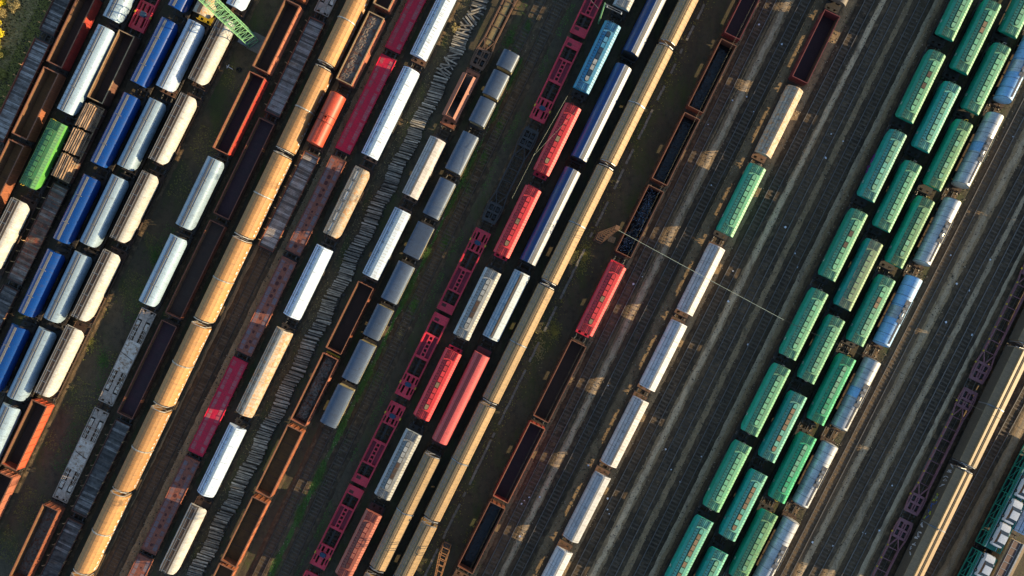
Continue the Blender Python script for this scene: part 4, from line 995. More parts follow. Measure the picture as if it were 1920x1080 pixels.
def brown_van(L, v):
    P = tan_pair(L, dict(style="low", body="brown_roof", seam="tan_ridge", frame="galvanised"))
    P = [p for p in P if p[0] != "roof_ridge"]
    m = MB()
    for x, z in ((0.36, 3.97), (0.62, 3.89)): m.bar((x, -L / 2 + 0.05, z), (x, L / 2 - 0.05, z), 0.10, 0.10)
    P.append(("roof_rail", m.mesh("roof_rail", "tan_ridge"), None, []))
    m = MB(); b = m.pts([(x, y, z) for y in (-L / 2 + 0.02, L / 2 - 0.02) for x, z in ((-0.38, 3.87), (-0.35, 4.14), (1.50, 3.56), (1.56, 3.42), (1.56, 1.4), (1.53, 1.4), (1.53, 3.40))])
    for i in range(6): m.face((b + i, b + i + 1, b + 8 + i, b + 7 + i))
    P.append(("roof_sheet", m.mesh("roof_sheet", "tan_panel"), None, []))  # brighter tan painted on the sunlit side; the rest keeps the shade tone
    m = MB(); m.box(-1.545, -1.525, -L / 2 + 0.02, L / 2 - 0.02, 1.4, 3.39); P.append(("side_wall", m.mesh("side_wall", "wall_brown"), None, []))
    rg = random.Random(v.get("seed", 4))
    if v.get("graffiti"):
        for col, y0, y1 in v["graffiti"]:
            m = MB(); x = -1.56; y = y0 * L
            while y < y1 * L:
                pts_ = [(x, y + rg.uniform(0, .9), rg.uniform(1.7, 2.9)) for _ in range(5)]
                for p, q in zip(pts_[:-1], pts_[1:]): m.bar(p, q, 0.12, 0.03)
                y += 0.9
            P.append(("graffiti_lettering", m.mesh("graffiti_lettering", col), None, []))
    return P

def grid_van(L, v):
    P = []; m = MB(); m.box(-1.45, 1.45, -L / 2, L / 2, 1.2, 3.6); P.append(("body", m.mesh("body", "tan_panel"), None, []))
    m = MB(); m.box(-1.25, 0.35, -L / 2 + 0.1, L / 2 - 0.1, 3.6, 3.72); P.append(("roof", m.mesh("roof", "gond_brown"), None, []))
    m = MB(); n = int(L / 1.25)
    for x in (-1.1, 0.15): m.bar((x, -L / 2 + 0.1, 3.74), (x, L / 2 - 0.1, 3.74), 0.07)
    for i in range(n + 1): y = -L / 2 + 0.15 + (L - .3) * i / n; m.bar((-1.1, y, 3.74), (0.15, y, 3.74), 0.08)
    P.append(("roof_grate", m.mesh("roof_grate", "galvanised"), None, []))
    m = MB(); m.box(0.5, 0.75, -L / 2 + 0.05, L / 2 - 0.05, 3.6, 3.9); P.append(("roof_rail", m.mesh("roof_rail", "galvanised"), None, []))
    return P + running(L + 0.6)

GL = ("green_roof", "lid_green", "lid_green", "lid_rust")
V = {
 "green": dict(body="green_body", roof="green_roof", strap="strap_green", lids=("green_roof", "green_roof", "lid_green"), emblem=1, seed=1, rail="galvanised"),
 "green_rust": dict(body="green_body", roof="green_roof", strap="strap_green", lids=("lid_green", "green_roof", "lid_rust"), emblem=1, seed=2, rail="galvanised"),
 "green_open": dict(body="green_body", roof="green_roof", strap="strap_green", lids=("green_roof", "hatch_brown", "green_roof"), emblem=1, seed=3),
 "teal": dict(body="teal_body", roof="teal_roof", strap="strap_green", lids=("lid_green", "teal_roof"), emblem=1, seed=4),
 "teal_rust": dict(body="teal_body", roof="teal_roof", strap="strap_green", lids=("teal_roof", "teal_roof", "lid_rust"), emblem=1, seed=5),
 "olive": dict(body="teal_body", roof="olive_roof", strap="strap_grey", lids=("olive_roof",), emblem=1, seed=6),
 "olive_rust": dict(body="lush_body", roof="yellow_green_roof", strap="strap_green", lids=("yellow_green_roof", "lid_green"), emblem=1, seed=7, rail="yellow_paint"),
 "lush": dict(body="lush_body", roof="lush_roof", strap="strap_green", lids=("lid_green", "lush_roof"), emblem=1, seed=8, rail="yellow_paint"),
 "lime": dict(body="lime_body", roof="lime_roof", strap="strap_green", lids=("lime_roof",), seed=9, rail="yellow_paint"),
 "red": dict(body="red_body", roof="red_roof", strap="strap_red", lids=("red_roof", "red_roof", "lid_rust"), seed=10, deck="red_body"),
 "sky": dict(body="sky_body", roof="sky_roof", strap="strap_blue", lids=("sky_roof", "grey_white_roof", "strap_blue"), seed=11),
 "white": dict(body="grey_white_body", roof="grey_white_roof", strap="strap_grey", lids=("grey_white_roof", "grey_white_roof", "hatch_brown"), seed=12),
 "salmon": dict(body="salmon_body", roof="salmon_roof", strap="strap_red", lids=("salmon_roof", "patch_dark"), seed=13, deck="patch_dark"),
}
KIND = {}     # name -> (builder, variant, object name, category, roof height used to read pixels)
def K(key, fn, var, name, cat, z): KIND[key] = (fn, var, name, cat, z)
for k in list(V): K(k, hopper_stadium, V[k], "hopper_wagon", "hopper wagon", 4.0)
K("blue", hopper_round, dict(body="blue_body", ridge="ridge_grey", ridge_w=0.20), "hopper_wagon", "hopper wagon", 4.1)
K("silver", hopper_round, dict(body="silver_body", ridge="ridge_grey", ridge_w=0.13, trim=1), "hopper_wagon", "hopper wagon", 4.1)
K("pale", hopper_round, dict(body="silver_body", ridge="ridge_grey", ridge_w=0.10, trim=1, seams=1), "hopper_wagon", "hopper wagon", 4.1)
K("yellow_end", hopper_round, dict(body="dirty_cream", ridge="hatch_grey", ridge_w=0.3, deck="yellow_paint"), "hopper_wagon", "hopper wagon", 4.1)
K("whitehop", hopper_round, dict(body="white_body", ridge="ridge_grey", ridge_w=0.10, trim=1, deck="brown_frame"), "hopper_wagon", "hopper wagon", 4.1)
K("rusty", hopper_rusty, dict(body="cream_body"), "hopper_wagon", "hopper wagon", 4.1)
K("rusty2", hopper_rusty, dict(body="dirty_cream", strip="ridge_grey", lid="cream_body"), "hopper_wagon", "hopper wagon", 4.1)
K("covered", covered_white, dict(body="white_body"), "covered_wagon", "covered wagon", 4.0)
K("creamcov", covered_white, dict(body="dirty_cream", ridge="cream_body"), "covered_wagon", "covered wagon", 4.0)
K("bluewhite", covered_white, dict(body="white_body", ticks=1, ridge_w=0.25, deck="brown_frame"), "covered_wagon", "covered wagon", 4.0)
K("chalk", covered_white, dict(body="chalk_body", ridge="ridge_grey", ridge_w=0.12, line="ridge_grey", ticks=1, cut=2.9, deck="brown_frame"), "hopper_wagon", "hopper wagon", 4.0)
K("chalk_clean", covered_white, dict(body="pale_blue_white", ridge="cream_body", ridge_w=0.12, line="galvanised", cut=2.9, deck="brown_frame"), "hopper_wagon", "hopper wagon", 4.0)
K("beige", covered_white, dict(body="dirty_cream", ridge="ridge_grey", ridge_w=0.12, line="ridge_grey", cut=2.9, deck="brown_frame"), "hopper_wagon", "hopper wagon", 4.0)
K("chalk_u", covered_white, dict(body="grey_white_body", ridge="ridge_grey", ridge_w=0.30, pipe="hatch_brown", line="sky_body"), "covered_wagon", "covered wagon", 4.0)
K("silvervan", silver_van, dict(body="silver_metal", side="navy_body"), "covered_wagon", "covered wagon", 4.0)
K("archred", covered_arch, dict(body="covered_red", line="patch_dark", deck="gond_darkred"), "covered_wagon", "covered wagon", 4.0)
K("tan", tan_pair, dict(style="hood", body="tan_hood", seam="tan_ridge", frame="hood_frame"), "sliding_hood_wagon", "hood wagon", 4.0)
K("sand", tan_pair, dict(style="panel", body="tan_panel", seam="tan_ridge", frame="galvanised"), "sliding_wall_wagon", "covered wagon", 4.0)
K("brownvan", brown_van, dict(seed=1), "sliding_wall_wagon", "covered wagon", 4.0)
K("brownvan_g", brown_van, dict(seed=2, graffiti=[("graffiti_white", 0.30, 0.50), ("graffiti_white", -0.30, -0.02), ("graffiti_blue", 0.03, 0.20), ("graffiti_yellow", 0.02, 0.08), ("graffiti_yellow", 0.17, 0.23)]), "sliding_wall_wagon", "covered wagon", 4.0)
K("gridvan", grid_van, dict(), "covered_wagon", "covered wagon", 3.6)
def G(key, body, **kw): K(key, gondola, dict(body=body, **kw), "gondola_wagon", "gondola wagon", kw.get("top", 3.15))
G("g_red", "gond_red", rim="rim_brown"); G("g_orange", "gond_orange", rim="rim_brown", inside="gond_inside_tan"); G("g_verm", "gond_vermilion", rim="rim_brown")
G("g_brown", "gond_brown", rim="rim_sand", rim_w=0.1); G("g_salmon", "gond_salmon", rim="rim_brown"); G("g_rimred", "gond_red", rim="rim_orange", rim_w=0.08, inside="gond_inside_plum")
G("g_rust", "gond_rust", rim="rim_brown", rim_w=0.05); G("g_tan", "gond_orange", rim="rim_brown", inside="gond_inside_tan", braces=1); G("g_maroon", "gond_darkred", rim="gond_darkred", rim_w=0.07, inside="gond_inside_plum")
G("g_low", "gond_brown", rim="gond_rust", top=2.2, inside="gond_inside_plum", rim_w=0.09); G("g_lowbrown", "gond_rust", rim="gond_rust", top=2.2, rim_w=0.09); G("g_scrap", "gond_salmon", rim="rim_sand"); G("g_bright", "gond_salmon", rim="rim_orange", rim_w=0.08, deck="yellow_paint")
K("plank", plank_wagon, dict(floor="planks", body="gond_rust"), "stake_wagon", "flat wagon", 1.5)
K("plankdark", plank_wagon, dict(floor="planks_dark", body="gond_brown", pale="planks"), "stake_wagon", "flat wagon", 1.5)
K("plankred", plank_wagon, dict(floor="planks_red", body="gond_brown", curb=0.12, pale="planks"), "stake_wagon", "flat wagon", 1.5)
K("crimson", flat_deck, dict(deck="crimson", worn="crimson_worn", patch="crimson", seed=4, long=1), "flat_wagon", "flat wagon", 1.35)
K("rustflat", flat_deck, dict(deck="rust_deck", worn="rust_worn", patch="patch_dark", seed=8), "flat_wagon", "flat wagon", 1.35)
K("unit_up", container_unit, dict(body="pink_red", flip=1), "container_wagon", "container flat", 1.3)
K("unit_down", container_unit, dict(body="pink_red", flip=-1), "container_wagon", "container flat", 1.3)
K("purple", skeleton_flat, dict(body="purple_frame", locks=1), "container_wagon", "container flat", 1.25)
K("darkskel", skeleton_flat, dict(body="grey_frame"), "container_wagon", "container flat", 1.25)
K("brownskel", skeleton_flat, dict(body="brown_frame", infill="sand_deck"), "container_wagon", "container flat", 1.25)
K("paleflat", pale_flat, dict(frame="pale_frame", deck="pale_deck"), "container_wagon", "container flat", 1.3)
K("barrel", barrel_van, dict(roof="barrel_roof"), "covered_wagon", "covered wagon", 3.5)
K("barrelflat", barrel_van, dict(roof="barrel_roof", rise=0.15), "covered_wagon", "covered wagon", 3.2)
K("tank", tank_wagon, dict(body="tank_silver", patch=(-0.05, 0.08), patchm="tank_blue"), "tank_wagon", "tank wagon", 3.2)
K("tankgrey", tank_wagon, dict(body="tank_silver", patch=(-0.30, -0.05), patchm="tank_silver"), "tank_wagon", "tank wagon", 3.2)
K("tankblue", tank_wagon, dict(body="tank_blue", patch=(-0.12, 0.05), patchm="tank_silver"), "tank_wagon", "tank wagon", 3.2)
K("redtank", red_tank, dict(body="tank_orange", platm="tank_orange", dome="tank_orange", railm="patch_dark"), "tank_wagon", "tank wagon", 3.4)
K("darktank", hopper_round, dict(body="hatch_grey", ridge="ridge_dark"), "hopper_wagon", "hopper wagon", 4.0)
K("ore", ore_hopper, dict(body="gond_salmon"), "ore_wagon", "hopper wagon", 2.9)
K("timber", timber_wagon, dict(body="gond_brown", rim="rim_sand"), "timber_wagon", "timber wagon", 2.2)
K("carrier", car_transporter, dict(), "car_transporter", "car transporter", 2.8)

# ------------------------------------------------------------------ the trains: (kind, look, top end x y, bottom end x y) read off the photograph
TRAINS = {
"a": ("the row along the scrub", "stake wagons along the scrub", [
 ("plankdark", "dark boarded stake wagon", 174, -123, 89, 61), ("plank", "stake wagon with bleached grey boards", 77, 77, -8, 261)]),
"b": ("the gondola row nearest the scrub", "open gondolas near the scrub", [
 ("g_red", "open gondola with scarlet side", 165, -12, 102, 121), ("g_orange", "open orange rusty gondola", 95, 131, 37, 256), ("g_tan", "open gondola with ochre inside", 30, 267, -32, 396)]),
"c": ("the row with the lime hopper", "covered hoppers beside the gondolas", [
 ("silver", "dull silver hopper", 281, -120, 203, 32), ("pale", "pale blue silver hopper with seams", 192, 49, 114, 207), ("lime", "lime green hopper with yellow edges", 102, 227, 45, 348), ("rusty", "dirty cream hopper", 35, 375, -28, 505)]),
"d": ("the row with the log wagon", "wagons in the log wagon row", [
 ("unit_down", "red container flat with slotted end", 346, -138, 256, 57), ("g_brown", "deep dark brown gondola", 241, 63, 177, 187), ("timber", "low wagon carrying three log bundles", 174, 197, 108, 337), ("plankred", "worn reddish boarded flat", 120, 350, 28, 526), ("plankdark", "dark boarded stake wagon", 20, 540, -70, 720)]),
"e": ("the blue hopper row", "glossy blue hoppers", [
 ("blue", "glossy blue hopper", 395, -122, 327, 13), ("blue", "glossy blue hopper", 308, 33, 257, 157), ("blue", "glossy blue hopper", 238, 175, 180, 308), ("blue", "glossy blue hopper", 165, 329, 112, 452), ("blue", "glossy blue hopper", 97, 470, 45, 590), ("blue", "glossy blue hopper", 28, 612, -25, 732)]),
"f": ("the silver hopper row", "silver hoppers beside the blue ones", [
 ("yellow_end", "cream hopper with yellow end deck", 440, -110, 375, 25), ("whitehop", "clean white hopper", 362, 40, 298, 163), ("silver", "silver hopper with dark ridge", 289, 186, 230, 313), ("silver", "silver hopper with dark ridge", 218, 330, 160, 458), ("silver", "silver hopper with dark ridge", 150, 475, 92, 600), ("silver", "silver hopper with dark ridge", 83, 618, 22, 747), ("silver", "silver hopper with dark ridge", 15, 762, -46, 890)]),
"g": ("the rusty cream hopper row", "rusty cream hoppers", [
 ("whitehop", "white hopper", 500, -120, 437, 10), ("rusty", "cream hopper with grey hatch strip", 422, 33, 363, 152), ("rusty", "cream hopper with grey hatch strip", 347, 177, 288, 302), ("rusty", "cream hopper with grey hatch strip", 275, 323, 218, 450), ("rusty", "cream hopper with grey hatch strip", 204, 471, 147, 598), ("rusty", "cream hopper with grey hatch strip", 137, 614, 78, 740), ("g_verm", "bright orange open gondola", 72, 755, 17, 877), ("g_salmon", "open gondola with salmon side", 8, 890, -50, 1012)]),
"h": ("the row with pale flat wagons", "wagons in the pale flat row", [
 ("g_orange", "open rusty orange gondola", 620, -140, 556, -6), ("g_salmon", "open gondola with black ribs", 546, 4, 484, 130), ("g_rimred", "open gondola with red rim", 479, 140, 410, 283), ("silver", "silver hopper with blue shade side", 405, 296, 347, 425), ("silver", "silver hopper with blue shade side", 334, 443, 275, 569), ("paleflat", "pale grey sheeted container flat", 274, 582, 193, 756), ("paleflat", "pale grey sheeted container flat", 185, 769, 106, 938), ("g_rust", "rusty gondola with scrap floor", 98, 952, 35, 1088)]),
"i": ("the row beside the orange hoods", "dark open wagons beside the orange hoods", [
 ("paleflat", "pale grey container flat", 684, -146, 603, 26), ("plank", "stake wagon with bleached blue boards", 593, 37, 509, 214), ("g_low", "low dark gondola with ragged rust", 500, 227, 415, 405), ("g_lowbrown", "low rust brown gondola", 408, 418, 327, 593), ("g_low", "low dark brown gondola", 317, 606, 235, 780), ("plankdark", "dark boarded stake wagon", 227, 792, 147, 965), ("plankdark", "dark boarded stake wagon", 140, 977, 57, 1155)]),
"j": ("the orange hood row", "orange tan hood wagons", [
 ("tan", "orange tan hood wagon", 686, -45, 608, 115), ("tan", "orange tan hood wagon", 603, 126, 530, 278), ("tan", "orange tan hood wagon", 525, 289, 452, 440), ("tan", "orange tan hood wagon", 445, 449, 373, 599), ("tan", "orange tan hood wagon", 369, 610, 300, 758), ("tan", "orange tan hood wagon", 295, 769, 224, 919), ("tan", "orange tan hood wagon", 219, 928, 148, 1073), ("tan", "orange tan hood wagon", 144, 1083, 72, 1230)]),
"k": ("the row with the orange tank", "wagons in the orange tank row", [
 ("g_scrap", "open gondola with sandy rim", 774, -115, 714, 13), ("g_scrap", "sandy rimmed gondola full of scrap", 706, 27, 646, 154), ("redtank", "short plain orange tank wagon", 634, 173, 589, 271), ("plank", "stake wagon with blue grey boards", 583, 289, 496, 466)]),
"l": ("the crimson flat row", "crimson and rusty flats", [
 ("crimson", "crimson flat with worn grey strips", 822, -82, 737, 94), ("crimson", "crimson flat with worn grey strips", 728, 107, 643, 283), ("rustflat", "rusty flat with dark round patches", 635, 297, 549, 474), ("rustflat", "rusty flat with dark round patches", 543, 487, 457, 662), ("crimson", "crimson flat with worn grey strips", 450, 675, 367, 850), ("rustflat", "rusty flat with dark round patches", 361, 861, 277, 1034), ("rustflat", "rusty flat", 273, 1045, 190, 1220)]),
"m": ("the white row beside the sleepers", "white covered wagons by the sleeper row", [
 ("bluewhite", "long white covered wagon", 860, -58, 783, 104), ("bluewhite", "long white covered wagon", 769, 127, 693, 292), ("rusty2", "rust streaked cream hopper", 677, 315, 617, 441), ("covered", "plain white covered wagon", 605, 463, 543, 594), ("creamcov", "long rust stained cream wagon", 530, 619, 452, 778), ("covered", "plain white covered wagon", 441, 801, 381, 929), ("rusty", "cream hopper with hatch strip", 368, 950, 310, 1074)]),
"o": ("the row with the salmon hopper", "wagons in the salmon hopper row", [
 ("brownskel", "brown skeleton flat with sandy floor", 982, -50, 895, 127), ("ore", "open salmon ore hopper", 879, 140, 840, 221), ("chalk", "chalky pinkish white hopper", 818, 258, 770, 368), ("bluewhite", "clean white and blue wagon", 753, 393, 693, 519), ("g_rust", "empty rust brown gondola", 685, 534, 624, 658), ("g_bright", "gondola with lumpy rusty scrap", 619, 668, 558, 793), ("g_tan", "braced gondola with ochre floor", 555, 804, 493, 927), ("g_tan", "gondola with ochre floor", 485, 937, 429, 1058), ("g_orange", "orange gondola", 425, 1063, 362, 1190)]),
"p": ("the short barrel roof row", "short grey barrel roof wagons", [
 ("barrel", "short wagon with grey barrel roof", 960, 97, 945, 128), ("barrel", "short wagon with grey barrel roof", 940, 135, 919, 180), ("barrel", "short wagon with grey barrel roof", 915, 186, 893, 231), ("barrel", "short wagon with grey barrel roof", 883, 251, 848, 321), ("barrel", "short wagon with grey barrel roof", 838, 337, 808, 406), ("barrelflat", "short wagon with flat grey roof", 799, 421, 771, 480), ("barrel", "short wagon with grey barrel roof", 762, 495, 727, 564), ("barrel", "short wagon with grey barrel roof", 721, 576, 695, 633), ("barrel", "short wagon with grey barrel roof", 688, 643, 656, 714), ("barrel", "short wagon with grey barrel roof", 647, 727, 613, 797)]),
"s": ("the pink red flat row", "pink red container flats", [
 ("unit_up", "pink red pocket flat", 1151, -85, 1083, 67), ("unit_down", "pink red pocket flat", 1077, 74, 1009, 227), ("darkskel", "black skeleton container flat", 1000, 242, 917, 416), ("unit_up", "pink red pocket flat", 906, 432, 833, 585), ("unit_down", "pink red pocket flat", 828, 591, 754, 744), ("unit_up", "pink red pocket flat", 746, 757, 672, 908), ("unit_down", "pink red pocket flat", 668, 914, 595, 1063), ("unit_up", "pink red pocket flat", 585, 1074, 515, 1225)]),
"t": ("the ribbed roof hopper row", "ribbed roof hoppers", [
 ("white", "grey white ribbed hopper", 1226, -114, 1163, 12), ("sky", "sky blue ribbed hopper", 1149, 43, 1091, 169), ("red", "red ribbed hopper", 1077, 198, 1017, 323), ("red", "red ribbed hopper", 999, 352, 940, 478), ("white", "white ribbed hopper", 926, 507, 864, 632), ("red", "red ribbed hopper", 850, 659, 788, 784), ("white", "white ribbed hopper", 773, 811, 714, 933), ("salmon", "faded salmon ribbed hopper", 700, 962, 644, 1082)]),
"u": ("the blue shaded silver row", "wagons in the blue shaded silver row", [
 ("silvervan", "long navy wagon with silver roof", 1272, -80, 1182, 97), ("silvervan", "long navy wagon with silver roof", 1170, 121, 1088, 297), ("silvervan", "long navy wagon with silver roof", 1075, 317, 991, 492), ("chalk_u", "grey white wagon with ridge pipe", 981, 511, 920, 635), ("archred", "smooth arched red wagon", 903, 665, 823, 830), ("sand", "sand tan paired wagon", 808, 856, 705, 1069), ("sand", "sand tan paired wagon", 698, 1082, 598, 1290)]),
"v": ("the long sand tan row", "sand tan paired wagons", [
 ("sand", "sand tan paired wagon", 1358, -136, 1256, 77), ("sand", "sand tan paired wagon", 1249, 86, 1143, 303), ("sand", "sand tan paired wagon", 1136, 313, 1030, 528), ("sand", "sand tan paired wagon", 1024, 537, 920, 753), ("sand", "sand tan paired wagon", 913, 761, 808, 975), ("sand", "sand tan paired wagon", 803, 985, 700, 1195)]),
"x": ("the row beside the open tracks", "open gondolas beside the open tracks", [
 ("g_maroon", "open gondola with thin red rim", 1438, -64, 1373, 67), ("g_rust", "gondola with black coal floor", 1367, 79, 1305, 205), ("g_rust", "gondola with black coal floor", 1299, 217, 1238, 341), ("g_rust", "gondola with glinting blue coal", 1229, 353, 1168, 477), ("red", "lone red ribbed hopper", 1160, 497, 1096, 624), ("g_rust", "gondola with plum dark inside", 1085, 644, 1015, 786), ("g_rimred", "red rimmed gondola, plum inside", 1009, 798, 939, 937), ("g_rust", "red rimmed gondola with coal", 933, 948, 871, 1069), ("chalk", "pale hopper roof", 862, 1092, 800, 1215)]),
"aa": ("the row between open tracks", "hoppers between the open tracks", [
 ("darktank", "dark grey hopper", 1637, -130, 1572, 3), ("g_maroon", "open maroon gondola", 1564, 24, 1504, 150), ("beige", "smooth beige white hopper", 1494, 163, 1435, 290), ("green", "lone green ribbed hopper", 1422, 311, 1361, 438), ("chalk", "streaky white hopper", 1347, 462, 1286, 587), ("chalk_clean", "streaky white hopper", 1276, 606, 1214, 729), ("chalk", "streaky white hopper", 1204, 750, 1142, 873), ("chalk_clean", "streaky white hopper", 1133, 893, 1070, 1014), ("chalk_clean", "streaky white hopper", 1062, 1034, 1000, 1155)]),
"ae": ("the outer green row", "green hoppers, outer row", [
 ("green_rust", "green hopper", 1835, -58, 1773, 69), ("green_open", "green hopper with dark open lids", 1763, 98, 1702, 224), ("teal", "teal hopper with violet graffiti", 1688, 247, 1628, 373), ("green_open", "green hopper", 1614, 396, 1554, 522), ("green", "green hopper", 1539, 546, 1479, 670), ("green", "green hopper", 1467, 687, 1408, 814), ("green", "green hopper", 1395, 832, 1336, 956), ("teal_rust", "teal hopper with rusty lids", 1323, 974, 1262, 1100)]),
"af": ("the middle green row", "green hoppers, middle row", [
 ("green_rust", "green hopper with rusty lids", 1863, 3, 1802, 133), ("teal", "bright teal hopper", 1790, 157, 1732, 280), ("green", "green hopper", 1718, 306, 1657, 429), ("olive", "green hopper with olive roof", 1643, 453, 1583, 577), ("green", "green hopper", 1571, 597, 1512, 714), ("teal_rust", "pale teal hopper", 1499, 740, 1437, 862), ("teal_rust", "pale teal hopper", 1425, 887, 1366, 1010), ("teal", "teal hopper", 1352, 1034, 1292, 1158)]),
"ag": ("the green row beside tanks", "green hoppers beside the tanks", [
 ("green_rust", "green hopper", 1955, -60, 1895, 64), ("green", "green hopper", 1882, 85, 1823, 208), ("olive_rust", "green hopper with yellowed roof edge", 1812, 228, 1753, 352), ("olive_rust", "green hopper with yellowed roof edge", 1741, 373, 1681, 497), ("green_rust", "green hopper with rusty lids", 1667, 521, 1606, 644), ("lush", "vivid green hopper", 1592, 670, 1529, 792), ("lush", "vivid green hopper", 1517, 817, 1457, 939), ("olive_rust", "green hopper with yellow roof line", 1446, 962, 1386, 1086)]),
"ah": ("the tank row", "silver tank wagons", [
 ("tankblue", "blue shaded tank wagon", 1945, 60, 1883, 188), ("tank", "dented silver tank wagon", 1870, 213, 1804, 349), ("tankgrey", "grey banded tank wagon", 1790, 373, 1732, 496), ("tankblue", "bright blue and white tank wagon", 1717, 519, 1655, 648), ("tank", "dented silver tank wagon", 1640, 674, 1574, 805), ("tankgrey", "silver tank wagon", 1559, 831, 1502, 950), ("tankgrey", "silver tank wagon", 1486, 974, 1422, 1105)]),
"am": ("the purple flat row", "purple skeleton container flats", [
 ("purple", "purple skeleton container flat", 1941, 483, 1832, 716), ("purple", "purple skeleton container flat", 1825, 732, 1708, 962), ("purple", "purple skeleton container flat", 1700, 976, 1586, 1206)]),
"an": ("the brown roof row", "brown roofed paired wagons", [
 ("brownvan", "brown roofed wagon", 2254, -28, 2149, 188), ("brownvan", "brown roofed wagon", 2144, 201, 2039, 417), ("brownvan", "brown roofed wagon", 2033, 430, 1928, 646), ("brownvan", "brown roofed wagon", 1922, 658, 1818, 873), ("brownvan_g", "brown roofed wagon with graffiti", 1813, 885, 1708, 1100)]),
"ap": ("the car transporter row", "green car transporters", [
 ("carrier", "green car transporter with white cars", 1954, 836, 1856, 1030), ("carrier", "green car transporter with white cars", 1852, 1040, 1752, 1236)]),
"aq": ("the corner row", "wagons in the corner row", [
 ("covered", "grey white covered wagon", 1990, 870, 1921, 1004), ("gridvan", "brown wagon with gridded roof", 1912, 1016, 1820, 1200)]),
}
ORD = "first second third fourth fifth sixth seventh eighth ninth tenth".split()
CACHE = {}
TRACKS = {}
WAGON_AT = {}
def build_parts(key, L):
    fn, var, nm, cat, z = KIND[key]
    ck = (key, round(L, 1))
    if ck not in CACHE: CACHE[ck] = [p for p in fn(round(L, 1), var) if p]
    return CACHE[ck]
def place_parts(root, parts):
    for nm, me, loc, kids in parts:
        o = link(nm, me, root)
        if loc: o.location = loc[:3]; o.rotation_euler = (0, 0, loc[3])
        for kn, km, _ in kids: link(kn, km, o)
for tk, (row, group, wagons) in TRAINS.items():
    pts = []
    for k, look, x1, y1, x2, y2 in wagons:
        z = KIND[k][4]; pts += [at(x1, y1, z), at(x2, y2, z)]
    n = len(pts); my = sum(p.y for p in pts) / n; mx = sum(p.x for p in pts) / n
    b = sum((p.x - mx) * (p.y - my) for p in pts) / sum((p.y - my) ** 2 for p in pts)
    quad = 0.0
    a = mx - b * my
    if n >= 10:      # a gentle curve where the row is long
        import itertools
        S = [sum(p.y ** k_ for p in pts) for k_ in range(5)]; T = [sum(p.x * p.y ** k_ for p in pts) for k_ in range(3)]
        M = Matrix(((S[0], S[1], S[2]), (S[1], S[2], S[3]), (S[2], S[3], S[4]))); a, b, quad = M.inverted() @ Vector(T)
    f = (lambda a, b, q: (lambda y: a + b * y + q * y * y))(a, b, quad)
    TRACKS[tk] = f
    idx = nvis = 0
    for k, look, x1, y1, x2, y2 in wagons:
        fn, var, nm, cat, z = KIND[k]
        p1, p2 = at(x1, y1, z), at(x2, y2, z); L = (p1 - p2).length
        yc = (p1.y + p2.y) / 2; d = b + 2 * quad * yc
        vis = not (y2 < 0 or (x1 < -12 and x2 < -12) or y1 > 1080 or x2 > 1925)
        root = empty(nm, (f(yc), yc, 0.0), -math.atan(d))
        place_parts(root, build_parts(k, L))
        if vis:
            tag(root, "%s, %s from top in %s" % (look, ORD[nvis], row), cat, group); nvis += 1
        else: tag(root, "%s farther along %s, past the frame" % (look, row), cat, group)
        WAGON_AT[(tk, idx)] = (root, L, k)
        idx += 1

# ------------------------------------------------------------------ loads: coal, scrap, logs, cars
def heap(tk, i, name, mat, label, z0, z1, seed, rough=0.25):
    root, L, k = WAGON_AT[(tk, i)]; m = MB(); rg = random.Random(seed); nx, ny = 14, int(L * 5); X = 1.30
    idx = []
    for j in range(ny + 1):
        for ii in range(nx + 1):
            x = -X + 2 * X * ii / nx; y = -L / 2 + 0.12 + (L - 0.24) * j / ny; e_ = min(1, min(ii, nx - ii) / 3, min(j, ny - j) / 4)
            idx.append((x, y, z0 + (z1 - z0) * e_ * (0.75 + 0.25 * math.sin(y * 1.3 + seed)) + rg.uniform(0, rough) * (0.3 + e_)))
    m.pts(idx)
    for j in range(ny):
        for ii in range(nx):
            q = j * (nx + 1) + ii; m.face((q, q + 1, q + nx + 2, q + nx + 1))
    if mat == "coal_crystal":
        m.mi = 1  # pale blue flecks strewn over the coal as painted glints
        for _ in range(900):
            x, y = rg.uniform(-1.2, 1.2), rg.uniform(-L / 2 + .3, L / 2 - .3)
            if math.sin(y * 1.1) + math.sin(x * 2 + y * .6) < rg.uniform(-1.6, 1.2): continue
            z = z1 + rg.uniform(.0, .25); s = rg.uniform(.02, .055); n_ = Vector((rg.gauss(0, .6), rg.gauss(0, .6), 1)).normalized(); t = n_.orthogonal().normalized(); b_ = n_.cross(t)
            q = m.pts([Vector((x, y, z)) + t * s, Vector((x, y, z)) + b_ * s, Vector((x, y, z)) - t * s, Vector((x, y, z)) - b_ * s]); m.face((q, q + 1, q + 2, q + 3))
    o = link(name, m.mesh(name, mat, "glint") if mat == "coal_crystal" else m.mesh(name, mat)); o.location = root.location; o.rotation_euler = root.rotation_euler
    tag(o, label, name.split("_")[0], None, "stuff")
heap("x", 1, "coal", "coal", "black coal filling the upper coal gondola by the open tracks", 1.37, 1.6, 3, 0.08)
heap("x", 2, "coal", "coal", "black coal in the gondola just above the blue glinting one", 1.37, 1.6, 4, 0.08)
heap("x", 3, "coal", "coal_crystal", "black coal with blue glints in the gondola below the lattice mast", 1.37, 2.3, 5)
heap("x", 7, "coal", "coal", "black coal in the gondola near the orange ladder mast", 1.37, 1.5, 6, 0.06)
heap("k", 1, "scrap_heap", "scrap_metal", "mixed metal scrap filling the sandy rimmed gondola", 2.72, 2.86, 7, 0.10)
heap("o", 5, "scrap_heap", "scrap_metal", "lumpy rusty scrap in the bright orange rimmed gondola", 1.4, 2.1, 8, 0.3)
heap("h", 7, "scrap_heap", "scrap_metal", "dark rusty scrap on the floor of the bottom gondola", 1.37, 1.5, 9, 0.15)

